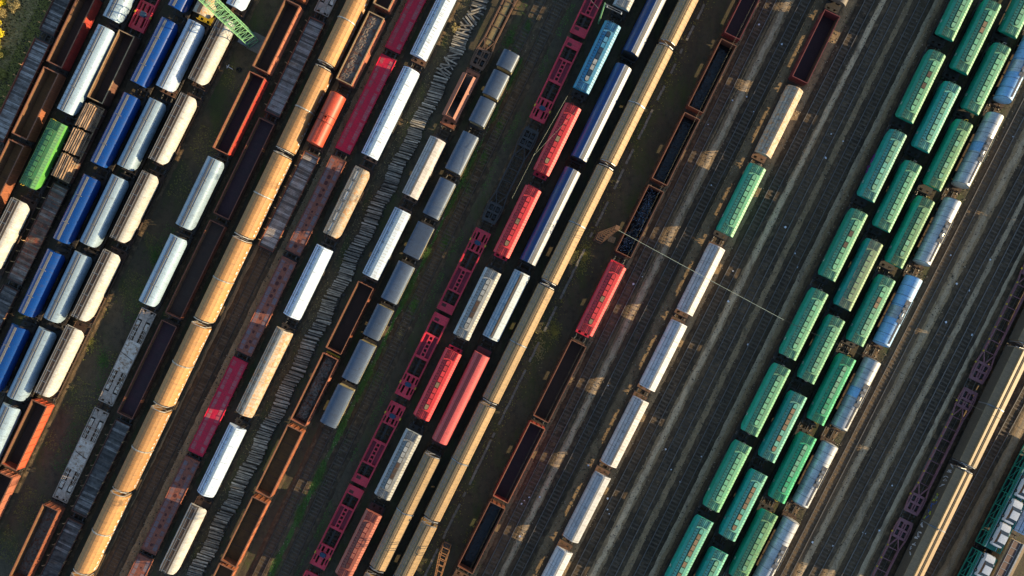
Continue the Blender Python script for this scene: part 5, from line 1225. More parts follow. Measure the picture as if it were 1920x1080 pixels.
logroot, logL, _ = WAGON_AT[("d", 2)]
lm = []
for s in range(4):
    m = MB(); rg = random.Random(s); ll = logL / 3 - 0.55
    m.mi = 0; r = 0.15 + 0.025 * s
    m.cyl((0, -ll / 2, 0), (0, ll / 2, 0), r, 9, r * 0.86); 
    for i in (-2, -1): m.m[i] = 1
    lm.append((m.mesh("log", "log_bark", "log_end", smooth=40), r))
rg = random.Random(21)
for bnd, where in ((1, "upper"), (0, "middle"), (-1, "lower")):
    for layer in range(6):
        for q in range(7 - (layer == 5) * 1):
            me, r = lm[rg.randrange(4)]
            x = -1.08 + 2.16 * q / 6 + (0.16 if layer % 2 else 0) + rg.uniform(-.04, .04); x = max(-1.2, min(1.2, x))
            o = link("log", me)
            loc = Matrix.Rotation(logroot.rotation_euler.z, 4, 'Z') @ Vector((x, bnd * logL / 3 + rg.uniform(-.12, .12), 1.62 + layer * 0.34 + rg.uniform(-.03, .03)))
            o.location = logroot.location + loc; o.rotation_euler = (0, rg.uniform(0, 6), logroot.rotation_euler.z + rg.uniform(-.02, .02)); o.rotation_mode = 'XYZ'
            tag(o, "barked log in the %s of the three bundles on the timber wagon" % where, "log", "logs in the %s bundle" % where)

def car_parts():
    P = []; L, W = 4.3, 1.76
    prof = [(-2.15, 0.35), (-2.17, 0.62), (-2.05, 0.92), (-1.55, 1.00), (-0.75, 1.06), (0.9, 1.04), (1.55, 1.0), (2.05, 0.86), (2.17, 0.60), (2.12, 0.35)]
    m = MB()
    rows = []
    for x, k in ((-W / 2, 0.0), (-W / 2 + 0.06, 0.05), (0, 0.07), (W / 2 - 0.06, 0.05), (W / 2, 0.0)):
        sh = 0.08 if abs(x) > 0.8 else 0.0
        rows.append(m.pts([(x, y * (1 - sh * 0.5), z + (k if z > 0.8 else 0) - (0.10 if (abs(x) > 0.87 and z > 0.8) else 0)) for y, z in prof]))
    n = len(prof)
    for a, b in zip(rows[:-1], rows[1:]):
        for i in range(n - 1): m.face((a + i, a + i + 1, b + i + 1, b + i))
        m.face((a + n - 1, a, b, b + n - 1))
    m.face([rows[0] + i for i in range(n)]); m.face([rows[-1] + i for i in range(n)][::-1])
    P.append(("body", m.mesh("body", "car_white", smooth=45), None, []))
    m = MB()   # glasshouse
    b = m.pts([(-0.84, -1.75, 1.0), (0.84, -1.75, 1.0), (0.82, 1.05, 1.02), (-0.82, 1.05, 1.02), (-0.66, -1.12, 1.46), (0.66, -1.12, 1.46), (0.64, 0.22, 1.47), (-0.64, 0.22, 1.47)])
    for q in ((4, 5, 6, 7), (0, 1, 5, 4), (1, 2, 6, 5), (2, 3, 7, 6), (3, 0, 4, 7)): m.face([b + i for i in q])
    P.append(("window", m.mesh("window", "car_glass"), None, []))
    m = MB(); m.loft([(-0.70, 1.45), (-0.66, 1.50), (0, 1.535), (0.66, 1.50), (0.70, 1.45)], 1.42, y0=-0.45)
    P.append(("roof", m.mesh("roof", "car_white", smooth=40), None, []))
    for x in (-1, 1):
        m = MB(); m.box(*sorted((x * 0.88, x * 1.02)), 0.62, 0.80, 0.98, 1.12); P.append(("mirror", m.mesh("mirror", "car_white"), None, []))
        m = MB(); m.box(*sorted((x * 0.45, x * 0.78)), 2.06, 2.165, 0.66, 0.80); P.append(("headlight", m.mesh("headlight", "galvanised"), None, []))
        for y in (-1.3, 1.32):
            m = MB(); m.cyl((x * 0.70, y, 0.32), (x * 0.885, y, 0.32), 0.32, 14); k = MB(); k.cyl((x * 0.885, y, 0.32), (x * 0.90, y, 0.32), 0.19, 10)
            P.append(("wheel", m.mesh("wheel", "tyre"), None, [("rim", k.mesh("rim", "galvanised"), None)]))
    return P
CARP = car_parts()
carrot = WAGON_AT[("ap", 0)][0].rotation_euler.z
for i, (px, py, lab) in enumerate(((1950, 862, "white car at the frame edge on the green transporter"), (1924, 913, "white car, uppermost whole one on the green transporter"), (1897, 960, "white car, second down on the upper green transporter"), (1871, 1004, "white car just above the joint of the two transporters"), (1838, 1062, "white car below the joint, on the lower green transporter"))):
    p = at(px - 3, py, 3.6); fy = TRACKS["ap"](p.y)
    root = empty("parked_car", (fy, p.y, 2.84), carrot)
    tag(root, lab, "car", "white cars on the transporters"); place_parts(root, CARP)

# graffiti on the teal hopper
gr, gL, _ = WAGON_AT[("ae", 2)]
m = MB(); rg = random.Random(11); y = -gL * 0.16
while y < gL * 0.12:
    ps = [(-1.535, y + rg.uniform(0, .8), rg.uniform(1.9, 2.9)) for _ in range(5)]
    for p, q in zip(ps[:-1], ps[1:]): m.bar(p, q, 0.16, 0.03)
    y += 0.6
link("graffiti_lettering", m.mesh("graffiti_lettering", "graffiti_violet"), gr)

# ------------------------------------------------------------------ ground and tracks
m = MB(); m.face([m.pts([(-1500, -1500, 0), (1500, -1500, 0), (1500, 1500, 0), (-1500, 1500, 0)]) + i for i in range(4)])
struct(link("ground", m.mesh("ground", "ground_soil")))

def line_px(p, q):
    a, b = at(p[0], p[1]), at(q[0], q[1]); s = (b.x - a.x) / (b.y - a.y)
    return lambda y, a=a, s=s: a.x + s * (y - a.y)
EMPTY = {"q": ((1052, 0), (531, 1080)), "y": ((1427, 40), (917, 1072)), "z": ((1507, 7), (980, 1053)), "ab": ((1627, 7), (1100, 1040)), "ac": ((1672, 20), (1160, 1047)),
         "ad": ((1723, 20), (1203, 1067)), "ai": ((1833, 370), (1480, 1063)), "aj": ((1897, 370), (1533, 1063)), "ak": ((1920, 420), (1592, 1067)), "ao": ((1910, 757), (1750, 1053))}
for k_, (p_, q_) in EMPTY.items(): TRACKS[k_] = line_px(p_, q_)
Y0, Y1 = -72.0, 72.0
def strip(f, off, wd, z0, z1, name, mat, wob=0.0, seed=0, shoulders=False):
    """long low bed that follows a track; a ballast bed has raised shoulders outside the rails"""
    m = MB(); rg = random.Random(seed); n = 144; prev = None; ev = []
    for i in range(n + 1):
        y = Y0 + (Y1 - Y0) * i / n; d = (f(y + .5) - f(y - .5)); l_ = math.hypot(d, 1); nx, ny = 1 / l_, -d / l_
        a, b_ = off - wd / 2 + rg.uniform(-wob, wob), off + wd / 2 + rg.uniform(-wob, wob); c = f(y)
        if shoulders: prof = [(a, z0, 0), (-1.28, 0.135, 1), (-0.90, 0.13, 1), (-0.82, z1, 1), (0.82, z1, 1), (0.90, 0.13, 1), (1.28, 0.135, 1), (b_, z0, 0)]
        else: prof = [(a + (b_ - a) * t, z0 + (z1 - z0) * h, h) for t, h in ((0, 0), (.2, .6), (.4, 1), (.6, 1), (.8, .6), (1, 0))]
        bb = m.pts([(c + nx * t, y + ny * t, z) for t, z, h in prof]); ev += [h for t, z, h in prof]; k = len(prof)
        if prev is not None:
            for j in range(k - 1): m.face((prev + j, prev + j + 1, bb + j + 1, bb + j))
        prev = bb
    me = m.mesh(name, mat); at_ = me.attributes.new("edge", 'FLOAT', 'POINT'); at_.data.foreach_set("value", ev)
    return struct(link(name, me))
GREY = set("y z ab ac ad ai aj ak ao aa ae af ag ah am an ap aq x".split())
def track(key):
    f = TRACKS[key]; m = MB(); y = Y0; rg = random.Random(hash(key) % 1000 if False else sum(map(ord, key)))
    ph = rg.uniform(0, 6)
    step = 0.74 if key in GREY else 0.66
    while y < Y1:
        d = f(y + .5) - f(y - .5); l_ = math.hypot(d, 1); tx, ty = d / l_, 1 / l_; nx, ny = ty, -tx
        c = (f(y), y); hw, hl = (0.16 if key in GREY else 0.12) * rg.uniform(.8, 1.1), 1.30 + rg.uniform(-.05, .05); sk = rg.gauss(0, .03); z = (0.122 if rg.random() > 0.10 else 0.090) + rg.uniform(-.022, .012) + 0.022 * math.sin(y * 0.21 + ph) * math.sin(y * 0.083 + 2 * ph)
        r_ = []
        for zz in (0.0, z):
            for sx, sy in ((-hl, -hw), (hl, -hw), (hl, hw), (-hl, hw)): r_.append((c[0] + nx * sx + tx * (sy + sk * sx), c[1] + ny * sx + ty * (sy + sk * sx), zz))
        b = m.pts(r_)
        for q in ((4, 5, 6, 7), (0, 1, 5, 4), (1, 2, 6, 5), (2, 3, 7, 6), (3, 0, 4, 7)): m.face([b + i for i in q])
        y += step / l_
    root = struct(link("railway_track", m.mesh("railway_track", "sleeper_grey" if key in GREY else "sleeper_wood")))
    for s_ in (-1, 1):
        m = MB(); prev = None; n = 72
        for i in range(n + 1):
            y = Y0 + (Y1 - Y0) * i / n; d = f(y + .5) - f(y - .5); l_ = math.hypot(d, 1); nx, ny = 1 / l_, -d / l_; t = s_ * 0.755; h = 0.05
            bb = m.pts([(f(y) + nx * (t - h), y + ny * (t - h), 0.11), (f(y) + nx * (t - h), y + ny * (t - h), 0.26), (f(y) + nx * (t + h), y + ny * (t + h), 0.26), (f(y) + nx * (t + h), y + ny * (t + h), 0.11)])
            if prev is not None:
                for j in range(3): m.face((prev + j, prev + j + 1, bb + j + 1, bb + j))
            prev = bb
        link("rail", m.mesh("rail", "rail_steel" if key in GREY else "rail_rust"), root)
for i, k_ in enumerate(TRACKS):
    track(k_)
    brown = k_ in ("ah", "ai", "aa")
    strip(TRACKS[k_], 0, 3.5, 0.006, 0.085, "ballast_bed", "ballast_brown" if brown else "ballast", 0.12, i, True)

def between(k1, k2, wd, name, mat, seed, fr=0.5, wob=0.15, z=0.03):
    f1, f2 = TRACKS[k1], TRACKS[k2]; f = lambda y: f1(y) * (1 - fr) + f2(y) * fr
    return strip(f, 0, wd, 0.004, z, name, mat, wob, seed)
for i, (a, b_, wd, fr) in enumerate((("x", "y", 1.9, .5), ("y", "z", 3.2, .5), ("z", "aa", 2.0, .5), ("aa", "ab", 1.6, .5), ("ab", "ac", 2.2, .5), ("ac", "ad", 1.6, .5), ("ad", "ae", 2.6, .4), ("ai", "aj", 2.6, .5), ("aj", "ak", 2.4, .5), ("ak", "am", 2.4, .45), ("an", "ao", 0.9, .5), ("ao", "ap", 2.2, .5))):
    between(a, b_, wd * 1.25, "gravel_path", "path_gravel", 40 + i, fr)
    if wd > 2.1: between(a, b_, 1.3, "gravel_path", "path_worn", 80 + i, fr, 0.15, 0.05)
between("j", "k", 2.6, "gravel_path", "path_gravel", 61, .42)
between("p", "q", 5.0, "grass_verge", "grass_soil", 62, .5, 0.3); between("g", "h", 5.2, "grass_verge", "ground_soil", 63, .5, 0.4)
between("j", "k", 2.2, "gravel_path", "path_gravel", 64, .62); between("k", "l", 2.2, "gravel_path", "path_gravel", 65, .45)

# ------------------------------------------------------------------ old sleepers laid in a long row
sf = line_px((897, 10), (370, 1073))
TM = []
for s in range(6):
    m = MB(); rg = random.Random(s); l_, w_, h_ = rg.uniform(2.35, 2.65), rg.uniform(.20, .26), rg.uniform(.14, .17)
    b = m.pts([(sx * l_ / 2 + rg.uniform(-.03, .03), sy * w_ / 2 + rg.uniform(-.012, .012), z) for z in (0, h_) for sx, sy in ((-1, -1), (1, -1), (1, 1), (-1, 1))])
    for q in ((3, 2, 1, 0), (4, 5, 6, 7), (0, 1, 5, 4), (1, 2, 6, 5), (2, 3, 7, 6), (3, 0, 4, 7)): m.face([b + i for i in q])
    TM.append(m.mesh("timber_sleeper", "old_timber"))
rg = random.Random(99); n = 296
ya, yb = at(0, -14).y, at(0, 1090).y
for i in range(n):
    y = ya + (yb - ya) * (i + rg.uniform(-.3, .3)) / n
    o = link("timber_sleeper", TM[rg.randrange(6)])
    tilt = -R(17) + rg.gauss(0, R(1.8))
    messy = abs(i / n - 0.125) < 0.018 or abs(i / n - 0.05) < 0.02
    if messy: tilt += rg.choice((-1, 1)) * rg.uniform(R(8), R(38))
    o.location = (sf(y) + rg.gauss(0, .09) + 0.25 * math.sin(y * 0.8), y, 0.20 + 0.16 * (i % 2) + rg.uniform(0, .05)); o.rotation_euler = (rg.uniform(-.06, .06), rg.uniform(-.03, .03), tilt)
    tag(o, "weathered grey timber sleeper lying across the long diagonal sleeper row", "railway sleeper", "old sleepers laid in a row")
m = MB()
for i in range(420):
    y = ya + (yb - ya) * i / 420; t = -R(18) + rg.gauss(0, R(3)); c, s = math.cos(t), math.sin(t); x0 = sf(y) + rg.gauss(0, .2); hl = rg.uniform(1.0, 1.3)
    m.bar((x0 - c * hl, y - s * hl, 0.10), (x0 + c * hl, y + s * hl, 0.10), 0.22, 0.16)
tag(link("sleeper_layer", m.mesh("sleeper_layer", "timber_dark")), "lower layer of old timber sleepers under the long row", "railway sleepers", None, "stuff")

# ------------------------------------------------------------------ masts and wires
def lattice_mast(base_px, h, w0, w1, mat, label, rz, levels=14, cat="mast", bw=0.07, dg=1, lw=0.11):
    p = at(*base_px); root = empty("lattice_mast", (p.x, p.y, 0), rz); tag(root, label, cat)
    c4 = ((-1, -1), (1, -1), (1, 1), (-1, 1))
    def wz(z): return (w0 + (w1 - w0) * z / h) / 2
    for cx, cy in c4:
        m = MB(); m.bar((cx * wz(0), cy * wz(0), 0.3), (cx * wz(h), cy * wz(h), h), lw); link("leg", m.mesh("leg", mat), root)
    for k in range(4):
        m = MB(); (ax, ay), (bx, by) = c4[k], c4[(k + 1) % 4]
        for i in range(levels):
            z0 = 0.4 + (h - 0.4) * i / levels; z1 = 0.4 + (h - 0.4) * (i + 1) / levels; a, b_ = wz(z0), wz(z1)
            m.bar((ax * a, ay * a, z0), (bx * a, by * a, z0), bw)
            if i % dg: continue
            if (i // dg) % 2: m.bar((ax * a, ay * a, z0), (bx * b_, by * b_, z1), 0.04)
            else: m.bar((bx * a, by * a, z0), (ax * b_, ay * b_, z1), 0.04)
        link("bracing_lattice", m.mesh("bracing_lattice", mat), root)
    m = MB(); s = w0 / 2 + 0.12; m.box(-s, s, -s, s, 0.0, 0.22); link("footing", m.mesh("footing", "concrete" if w1 > 1 else "timber_dark"), root)
    m = MB(); t = w1 / 2 + 0.08; m.box(-t, t, -t, t, h - 0.05, h + 0.12); link("cap_plate", m.mesh("cap_plate", mat), root)
    return root
gm = lattice_mast((472, 76), 26, 1.9, 1.7, "mast_green", "tall pale green lattice mast beside the black ribbed gondola", R(35), 22)
lattice_mast((1123, 447), 21, 1.45, 0.5, "mast_brown", "rusty lattice mast beside the coal gondola with blue glints", R(-27), 8, bw=0.085, dg=99, lw=0.05)
lattice_mast((836, 1024), 21, 1.45, 0.5, "mast_rust", "orange rusty lattice mast near the bottom coal gondola", R(-27), 9, bw=0.085, dg=99, lw=0.085)
# concrete slab and cabinet at the foot of the green mast
p = at(483, 82); m = MB(); m.box(-1.4, 1.4, -1.6, 1.6, 0.01, 0.16)
o = link("concrete_slab", m.mesh("concrete_slab", "concrete")); o.location = (p.x, p.y, 0); o.rotation_euler = (0, 0, R(-27)); tag(o, "pale concrete slab at the foot of the green mast", "slab")
p = at(461, 84); root = empty("equipment_cabinet", (p.x, p.y, 0), R(-27)); tag(root, "small blue grey cabinet beside the green mast foot", "cabinet")
m = MB(); m.box(-0.8, 0.8, -0.32, 0.32, 0.1, 1.3); link("body", m.mesh("body", "galvanised"), root)
m = MB(); m.box(-0.86, 0.86, -0.38, 0.38, 1.3, 1.38); link("roof", m.mesh("roof", "barrel_roof"), root)
m = MB(); m.box(-0.7, 0.7, -0.345, -0.325, 0.2, 1.2); link("door", m.mesh("door", "galvanised"), root)
# green signal mast with two cantilever arms at the top
p = at(1122, 44); root = empty("overhead_line_mast", (p.x, p.y, 0), R(-27)); tag(root, "slim green line mast with two arms beside the blue hopper", "mast")
m = MB(); m.cyl((0, 0, 0), (0, 0, 8.6), 0.16, 8, 0.11); link("pole", m.mesh("pole", "mast_green"), root)
for z in (7.4, 8.2):
    m = MB(); m.bar((0, 0, z), (3.2, 0.1, z + 0.1), 0.09); m.bar((0, 0, z + 0.35), (2.2, 0.06, z + 0.1), 0.05); link("cantilever_arm", m.mesh("cantilever_arm", "galvanised"), root)
for x in (0.5, 3.1):
    m = MB(); m.cyl((x, 0.05, 7.5), (x, 0.05, 7.95), 0.10, 8); link("insulator", m.mesh("insulator", "white_line"), root)
# cable trough right of the long sand tan row
tf = line_px((1322, 5), (862, 945)); tm = []
for s in range(3):
    m = MB(); m.box(-0.20, 0.20, -0.46, 0.46, 0, 0.12 + 0.01 * s); tm.append(m.mesh("trough_cover", "concrete"))
y = at(0, -20).y; rg = random.Random(5); d_ = tf(1) - tf(0)
troot = empty("cable_trough", (tf(0), 0, 0), -math.atan(d_)); tag(troot, "broken concrete cable trough line beside the long sand tan row", "cable trough")
yy = 56.0; cnt = 0
while yy > -56 and cnt < 96:
    yy -= 0.98 if rg.random() > 0.22 else rg.uniform(1.2, 3.4)
    o = link("cover_slab", tm[rg.randrange(3)], troot); o.location = (rg.uniform(-.05, .05), yy, 0.0); o.rotation_euler = (0, 0, rg.uniform(-.06, .06)); cnt += 1

def wire(pts, label, r=0.022, mat="wire", sag=0.0, n=24):
    ps = []
    for a, b_ in zip(pts[:-1], pts[1:]):
        a, b_ = Vector(a), Vector(b_)
        for i in range(n + 1):
            t = i / n; q = a.lerp(b_, t); q.z -= sag * 4 * t * (1 - t); ps.append(q)
    m = MB(); m.tube(ps, r); tag(link("overhead_wire", m.mesh("overhead_wire", mat)), label, "wire", "overhead wires")
wire([at(1160, 432, 15), at(1470, 600, 14.5)], "pale span wire running from the rusty mast towards the green hoppers", 0.032, "span_wire", 0.2)
wire([at(1470, 600, 14.5), at(1640, 676, 14.5), at(1960, 824, 15)], "thin span wire crossing the tank row to the car transporters", 0.028, "wire", 0.2)
for k_, nm in (("x", "gondola row by the coal"), ("y", "first open track beside the gondolas"), ("z", "second open track"), ("ab", "track right beside the white hoppers"), ("ad", "track along the outer green row"), ("ai", "track next to the tank row"), ("ak", "track next to the purple flats"), ("s", "pink red flat row")):
    f = TRACKS[k_]; off = 0.5
    wire([(f(y) + off, y, 5.6) for y in (70, 0, -70)] if k_ != "s" else [at(1078, 210, 6), at(1001, 291, 6.4), at(960, 372, 6)], "thin contact wire hanging over the %s" % nm, 0.010 if k_ != "s" else 0.016, "wire" if k_ != "s" else "pale_wire", 0.15)
wire([at(1064, 180, 6), at(1000, 292, 6.3)], "short pale wire from the insulator towards the red hoppers", 0.016, "pale_wire")
wire([at(1122, 16, 8), at(1090, -20, 8)], "pale stay wire running up from the slim green mast", 0.03, "pale_wire")

# ------------------------------------------------------------------ vegetation
def tufts(name, mat, label, spots, n, hmin, hmax, seed, kind="stuff"):
    m = MB(); rg = random.Random(seed)
    for i in range(n):
        x, y = spots(rg); h = rg.uniform(hmin, hmax); k = rg.randint(3, 5)
        for _ in range(k):
            a = rg.uniform(0, 6.283); ln = h * rg.uniform(.6, 1.2); wdt = 0.03 + h * 0.12
            dx, dy = math.cos(a), math.sin(a)
            b = m.pts([(x - dy * wdt, y + dx * wdt, 0.01), (x + dy * wdt, y - dx * wdt, 0.01), (x + dx * ln, y + dy * ln, h * rg.uniform(.5, 1))]); m.face((b, b + 1, b + 2))
    tag(link(name, m.mesh(name, mat)), label, "grass", None, kind)
def along(k1, k2, fr0, fr1, y0, y1, clump=None):
    f1, f2 = TRACKS[k1], TRACKS[k2]
    cl = clump
    def s(rg):
        while True:
            y = rg.uniform(y0, y1); fr = rg.uniform(fr0, fr1)
            if cl is None or math.sin(y * cl + 1.3) + math.sin(y * cl * 2.3 + fr * 5) > 0.1: return f1(y) * (1 - fr) + f2(y) * fr, y
    return s
tufts("grass", "leaf_green", "short green grass strip beside the short barrel roof wagons", along("p", "q", .28, .80, -56, 56, .35), 12000, .08, .26, 1)
tufts("grass", "leaf_olive", "olive weeds on the bare strip beside the rusty hoppers", along("g", "h", .25, .8, -56, 40, .3), 2600, .06, .2, 2)
tufts("grass", "leaf_green", "green weed patches on the strip beside the pale flats", along("g", "h", .5, .85, -45, 20, .22), 1500, .06, .16, 3)
tufts("grass", "leaf_dry", "dry straw grass between the white wagons and the sleepers", lambda rg: (TRACKS["m"](yy := rg.uniform(-56, 56)) + rg.uniform(2.0, 3.4), yy), 900, .04, .14, 4)
tufts("grass", "leaf_olive", "weeds along the cable trough beside the sand tan row", lambda rg: (tf(yy := rg.uniform(-56, 56)) + rg.gauss(0, .8), yy), 1500, .05, .2, 5)
def scrub(rg):
    y = rg.uniform(14, 56); return TRACKS["a"](y) - 2.2 - abs(rg.gauss(0, 3.2)), y
tufts("grass", "leaf_olive", "rough olive grass on the scrub edge", scrub, 5000, .1, .4, 6)
def scrub2(rg):
    y = rg.uniform(14, 56); return TRACKS["a"](y) - 5.0 - abs(rg.gauss(0, 4)), y
tufts("grass", "leaf_dry", "tall dry grass in the scrub corner", scrub2, 3500, .2, .6, 7)
tufts("grass", "leaf_green", "green weeds between the two lone tracks", along("q", "s", .15, .5, -56, 50, .28), 1800, .05, .16, 8)

def clump(px, py, r, n, mat, label, seed, h=.22):
    p = at(px, py)
    def s(rg):
        a = rg.uniform(0, 6.283); d = r * abs(rg.gauss(0, .5)); return p.x + math.cos(a) * d * .7, p.y + math.sin(a) * d * 1.3
    tufts("weeds", mat, label, s, n, h * .4, h, seed)
clump(1040, 622, 1.9, 420, "leaf_olive", "olive weed patch beside the fourth sand tan wagon", 31)
clump(1096, 478, 2.6, 420, "leaf_olive", "olive weeds around the foot of the rusty mast", 32)
clump(1010, 655, 2.2, 260, "leaf_dry", "dry weeds along the broken cable trough", 33)
clump(890, 1025, 3.0, 420, "leaf_olive", "olive weeds above the orange ladder mast", 34)
clump(776, 572, 2.0, 520, "leaf_green", "bright green weed patch beside the short grey wagons", 35, .3)
clump(562, 958, 1.9, 520, "leaf_green", "bright green weed clump near the bottom of the lone track", 36, .3)
clump(601, 893, 1.7, 420, "leaf_green", "green weed clump beside the lone track", 37, .3)
clump(960, 80, 2.4, 420, "leaf_green", "green weeds above the topmost short grey wagon", 38, .3)
clump(990, 50, 2.5, 620, "leaf_green", "green weeds growing beside the top of the lone track", 150, .26)
clump(935, 232, 2.5, 620, "leaf_green", "green weeds growing beside the third short grey wagon", 151, .26)
clump(905, 292, 2.5, 620, "leaf_green", "green weeds growing beside the fourth short grey wagon", 152, .26)
clump(872, 348, 2.5, 620, "leaf_green", "green weeds growing beside the fifth short grey wagon", 153, .26)
clump(835, 455, 2.5, 620, "leaf_green", "green weeds growing beside the flat roofed short wagon", 154, .26)
clump(700, 700, 2.5, 620, "leaf_green", "green weeds growing beside the lower short grey wagons", 155, .26)
clump(640, 800, 2.5, 620, "leaf_green", "green weeds growing beside the last short grey wagon", 156, .26)
clump(750, 625, 1.8, 260, "leaf_dry", "dry brown weeds on the lone track", 39)
clump(195, 555, 2.4, 360, "leaf_olive", "olive weeds beside the rusty cream hoppers", 40)
clump(170, 640, 2.2, 300, "leaf_olive", "olive weeds below the rusty cream hoppers", 41)
clump(193, 675, 2.6, 420, "leaf_green", "green weeds on the bare strip beside the pale flat", 42)
clump(290, 480, 2.6, 420, "leaf_green", "green weeds beside the silver hoppers of the pale flat row", 43)
for i, (a_, b2, lab) in enumerate((("x", "y", "gondola row and the first open track"), ("z", "aa", "white hoppers and the open track"), ("aa", "ab", "white hoppers and the middle open tracks"), ("ad", "ae", "open tracks and the outer green row"), ("ah", "ai", "tank row and the open track"), ("aj", "ak", "lower open tracks"), ("k", "l", "orange hoods and crimson flats"))):
    tufts("weeds", "leaf_dry" if i % 2 else "leaf_olive", "sparse dry weeds between the %s" % lab, along(a_, b2, .12, .88, -56, 56, .5 + .1 * i), 650, .03, .12, 60 + i)
def stones(label, mat, spots, n, seed, lo=.05, hi=.13):
    m = MB(); rg = random.Random(seed)
    for i in range(n):
        x, y = spots(rg); s = rg.uniform(lo, hi); a = rg.uniform(0, 3.14); c, d = math.cos(a) * s, math.sin(a) * s; z = .05
        b = m.pts([(x + c, y + d, z), (x - d, y + c, z), (x - c, y - d, z), (x + d, y - c, z), (x + c * .3, y + d * .2, z + s * .9)])
        for q in range(4): m.face((b + q, b + (q + 1) % 4, b + 4))
    tag(link("gravel", m.mesh("gravel", mat)), label, "gravel", None, "stuff")
for i, (a_, b2, lab) in enumerate((("x", "y", "gondolas and the first open track"), ("y", "z", "first two open tracks"), ("z", "aa", "second open track and white hoppers"), ("aa", "ab", "white hoppers and third open track"), ("ab", "ac", "third and fourth open tracks"), ("ac", "ad", "fourth and fifth open tracks"), ("ad", "ae", "fifth open track and green hoppers"), ("ah", "ai", "tanks and the next track"), ("ai", "aj", "two tracks beside the tanks"), ("aj", "ak", "two tracks beside the purple flats"), ("k", "l", "hood wagons and crimson flats"), ("p", "q", "short grey wagons and the lone track"))):
    stones("loose pale stones between the %s" % lab, "stone_pale", along(a_, b2, .05, .95, -56, 56), 900, 80 + i)
    stones("loose dark stones between the %s" % lab, "stone_dark", along(a_, b2, .02, .98, -56, 56), 900, 120 + i)
def shrub(px, py, r, h, mat, label, seed):
    p = at(px, py); root = empty("shrub", (p.x, p.y, 0)); tag(root, label, "shrub", None); rg = random.Random(seed)
    m = MB()
    for i in range(7):
        a = rg.uniform(0, 6.28); q = rg.uniform(.2, .8) * r; m.cyl((0, 0, 0), (math.cos(a) * q, math.sin(a) * q, h * rg.uniform(.5, .95)), 0.05, 5, 0.015)
    link("stem", m.mesh("stem", "bark"), root); m = MB()
    lobes = [(rg.gauss(0, r * .42), rg.gauss(0, r * .42), h * rg.uniform(.35, .95), r * rg.uniform(.25, .5)) for _ in range(14)]
    for i in range(2200):
        cx, cy, cz, rr = rg.choice(lobes); u = Vector((rg.gauss(0, 1), rg.gauss(0, 1), rg.gauss(0, 1))).normalized() * rr * rg.uniform(.6, 1)
        c = Vector((cx, cy, cz)) + u
        if c.z < 0.08: continue
        n_ = Vector((rg.gauss(0, 1), rg.gauss(0, 1), rg.gauss(0, 1))).normalized(); t = n_.orthogonal().normalized(); b_ = n_.cross(t); s = rg.uniform(.06, .13)
        q = m.pts([c - t * s, c + b_ * s * .6, c + t * s, c - b_ * s * .6]); m.face((q, q + 1, q + 2, q + 3))
    link("foliage", m.mesh("foliage", mat), root)
shrub(5, 62, 1.9, 2.0, "leaf_yellow", "bright yellow flowering shrub at the scrub edge", 1)
shrub(2, 6, 1.8, 1.9, "leaf_yellow", "yellow shrub in the upper corner of the scrub", 2)
shrub(28, 12, 1.2, 1.2, "leaf_dry", "dry twiggy shrub beside the dark stake wagon", 3)
shrub(6, 25, 1.2, 1.0, "leaf_dry", "straw coloured shrub between the yellow shrubs", 4)
shrub(3, 105, 1.1, 0.9, "leaf_olive", "olive shrub below the yellow one", 5)
shrub(3, 140, 1.0, 0.8, "leaf_olive", "low olive shrub nearest the bleached stake wagon", 6)
shrub(855, 55, 0.7, 0.6, "leaf_dry", "dry weed clump beside the top of the sleeper row", 7)

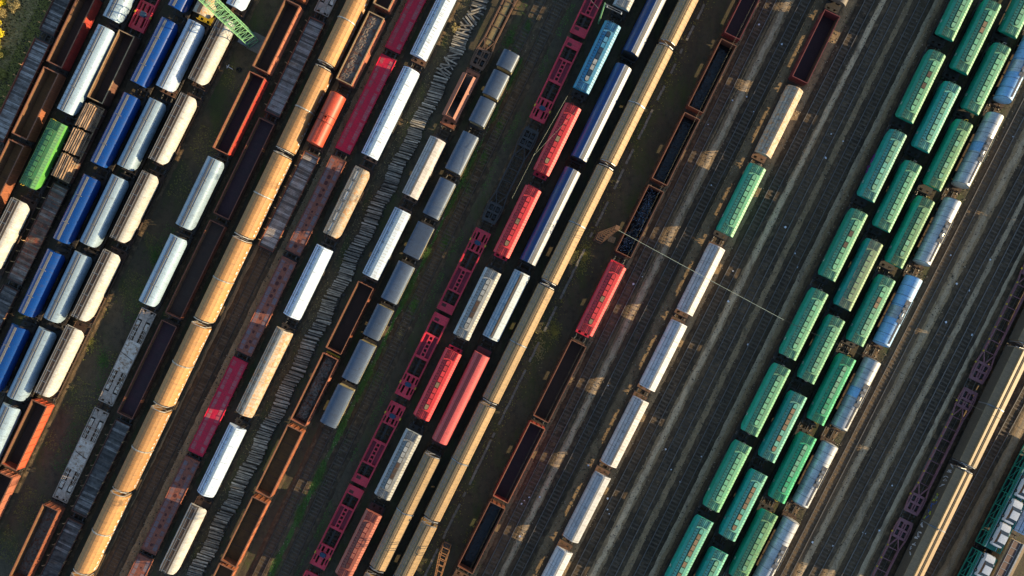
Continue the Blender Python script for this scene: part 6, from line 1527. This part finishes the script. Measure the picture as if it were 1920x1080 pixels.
# ------------------------------------------------------------------ small things on the ground
def litter(px, py, kind, label):
    p = at(px, py); m = MB(); rg = random.Random(int(px * 7 + py))
    if kind == "paper":
        a = rg.uniform(.10, .2); b = m.pts([(-a, -a * .7, .02), (a, -a, .09), (a * .8, a, .03), (-a * .9, a * .8, .12), (0, 0, .06)])
        for i in range(4): m.face((b + i, b + (i + 1) % 4, b + 4))
    o = link("paper_scrap", m.mesh("paper_scrap", "litter_white")); o.location = (p.x, p.y, 0.09); o.rotation_euler = (0, 0, rg.uniform(0, 6)); tag(o, label, "litter", "white litter on the tracks")
for i, (px, py, where) in enumerate(((992, 932, "below the red rimmed gondola"), (983, 938, "below the red rimmed gondola"), (978, 944, "below the red rimmed gondola"), (1793, 532, "beside the grey banded tank"), (1822, 628, "near the purple flats"), (1204, 519, "beside the lone red hopper"), (1365, 565, "under the pale span wire"), (1402, 646, "near the outer green row"),
                                     (1103, 872, "near the white hoppers"), (1490, 475, "near the outer green row"), (1622, 1000, "near the bottom purple flat"), (1617, 998, "near the bottom purple flat"), (1672, 910, "near the middle purple flat"), (1258, 880, "between open tracks"), (975, 1005, "beside the bottom coal gondola"))):
    litter(px, py, "paper", "white paper scrap on the track %s" % where)
rg = random.Random(77)
for i in range(34):
    k_ = ("y", "z", "ab", "ac", "ad", "ai", "aj", "ak")[i % 8]; y = rg.uniform(-48, 48); x = TRACKS[k_](y) + rg.gauss(0, 1.1); px, py = 960 + x * FPX / H, 540 - y * FPX / H
    if 0 < px < 1920: litter(px, py, "paper", "tiny white paper scrap strewn along the open tracks")
p = at(431, 127); root = empty("broken_sign", (p.x, p.y, 0), R(-30)); tag(root, "small white broken cross sign lying on the bare ground", "sign")
m = MB(); m.bar((-0.65, 0, .08), (0.65, 0, .12), .09); link("post", m.mesh("post", "litter_white"), root)
m = MB(); m.bar((-0.35, -0.35, .14), (-0.30, 0.4, .14), .12, .03); m.bar((-0.5, -0.1, .14), (-0.2, 0.2, .18), .1, .03); link("crosspiece", m.mesh("crosspiece", "litter_white"), root)
p = at(448, 131); root = empty("old_tyre", (p.x, p.y, 0)); tag(root, "dark old tyre lying beside the broken cross sign", "tyre")
m = MB(); n1, n2 = 16, 8
for i in range(n1):
    for j in range(n2):
        a, b_ = 2 * math.pi * i / n1, 2 * math.pi * j / n2; m.pts([((.36 + .14 * math.cos(b_)) * math.cos(a), (.36 + .14 * math.cos(b_)) * math.sin(a), .15 + .14 * math.sin(b_))])
for i in range(n1):
    for j in range(n2): m.face((i * n2 + j, ((i + 1) % n1) * n2 + j, ((i + 1) % n1) * n2 + (j + 1) % n2, i * n2 + (j + 1) % n2))
link("tread", m.mesh("tread", "tyre", smooth=60), root)
p = at(1147, 449); root = empty("wooden_pallet", (p.x, p.y, 0), R(-20)); tag(root, "small wooden pallet lying beside the rusty lattice mast", "pallet")
m = MB()
for i in range(6): m.box(-0.6, 0.6, -0.5 + i * .18, -0.38 + i * .18, .12, .15)
for x in (-0.55, 0, 0.55): m.box(x - .05, x + .05, -0.5, 0.52, .01, .12)
link("slat", m.mesh("slat", "rim_sand"), root)
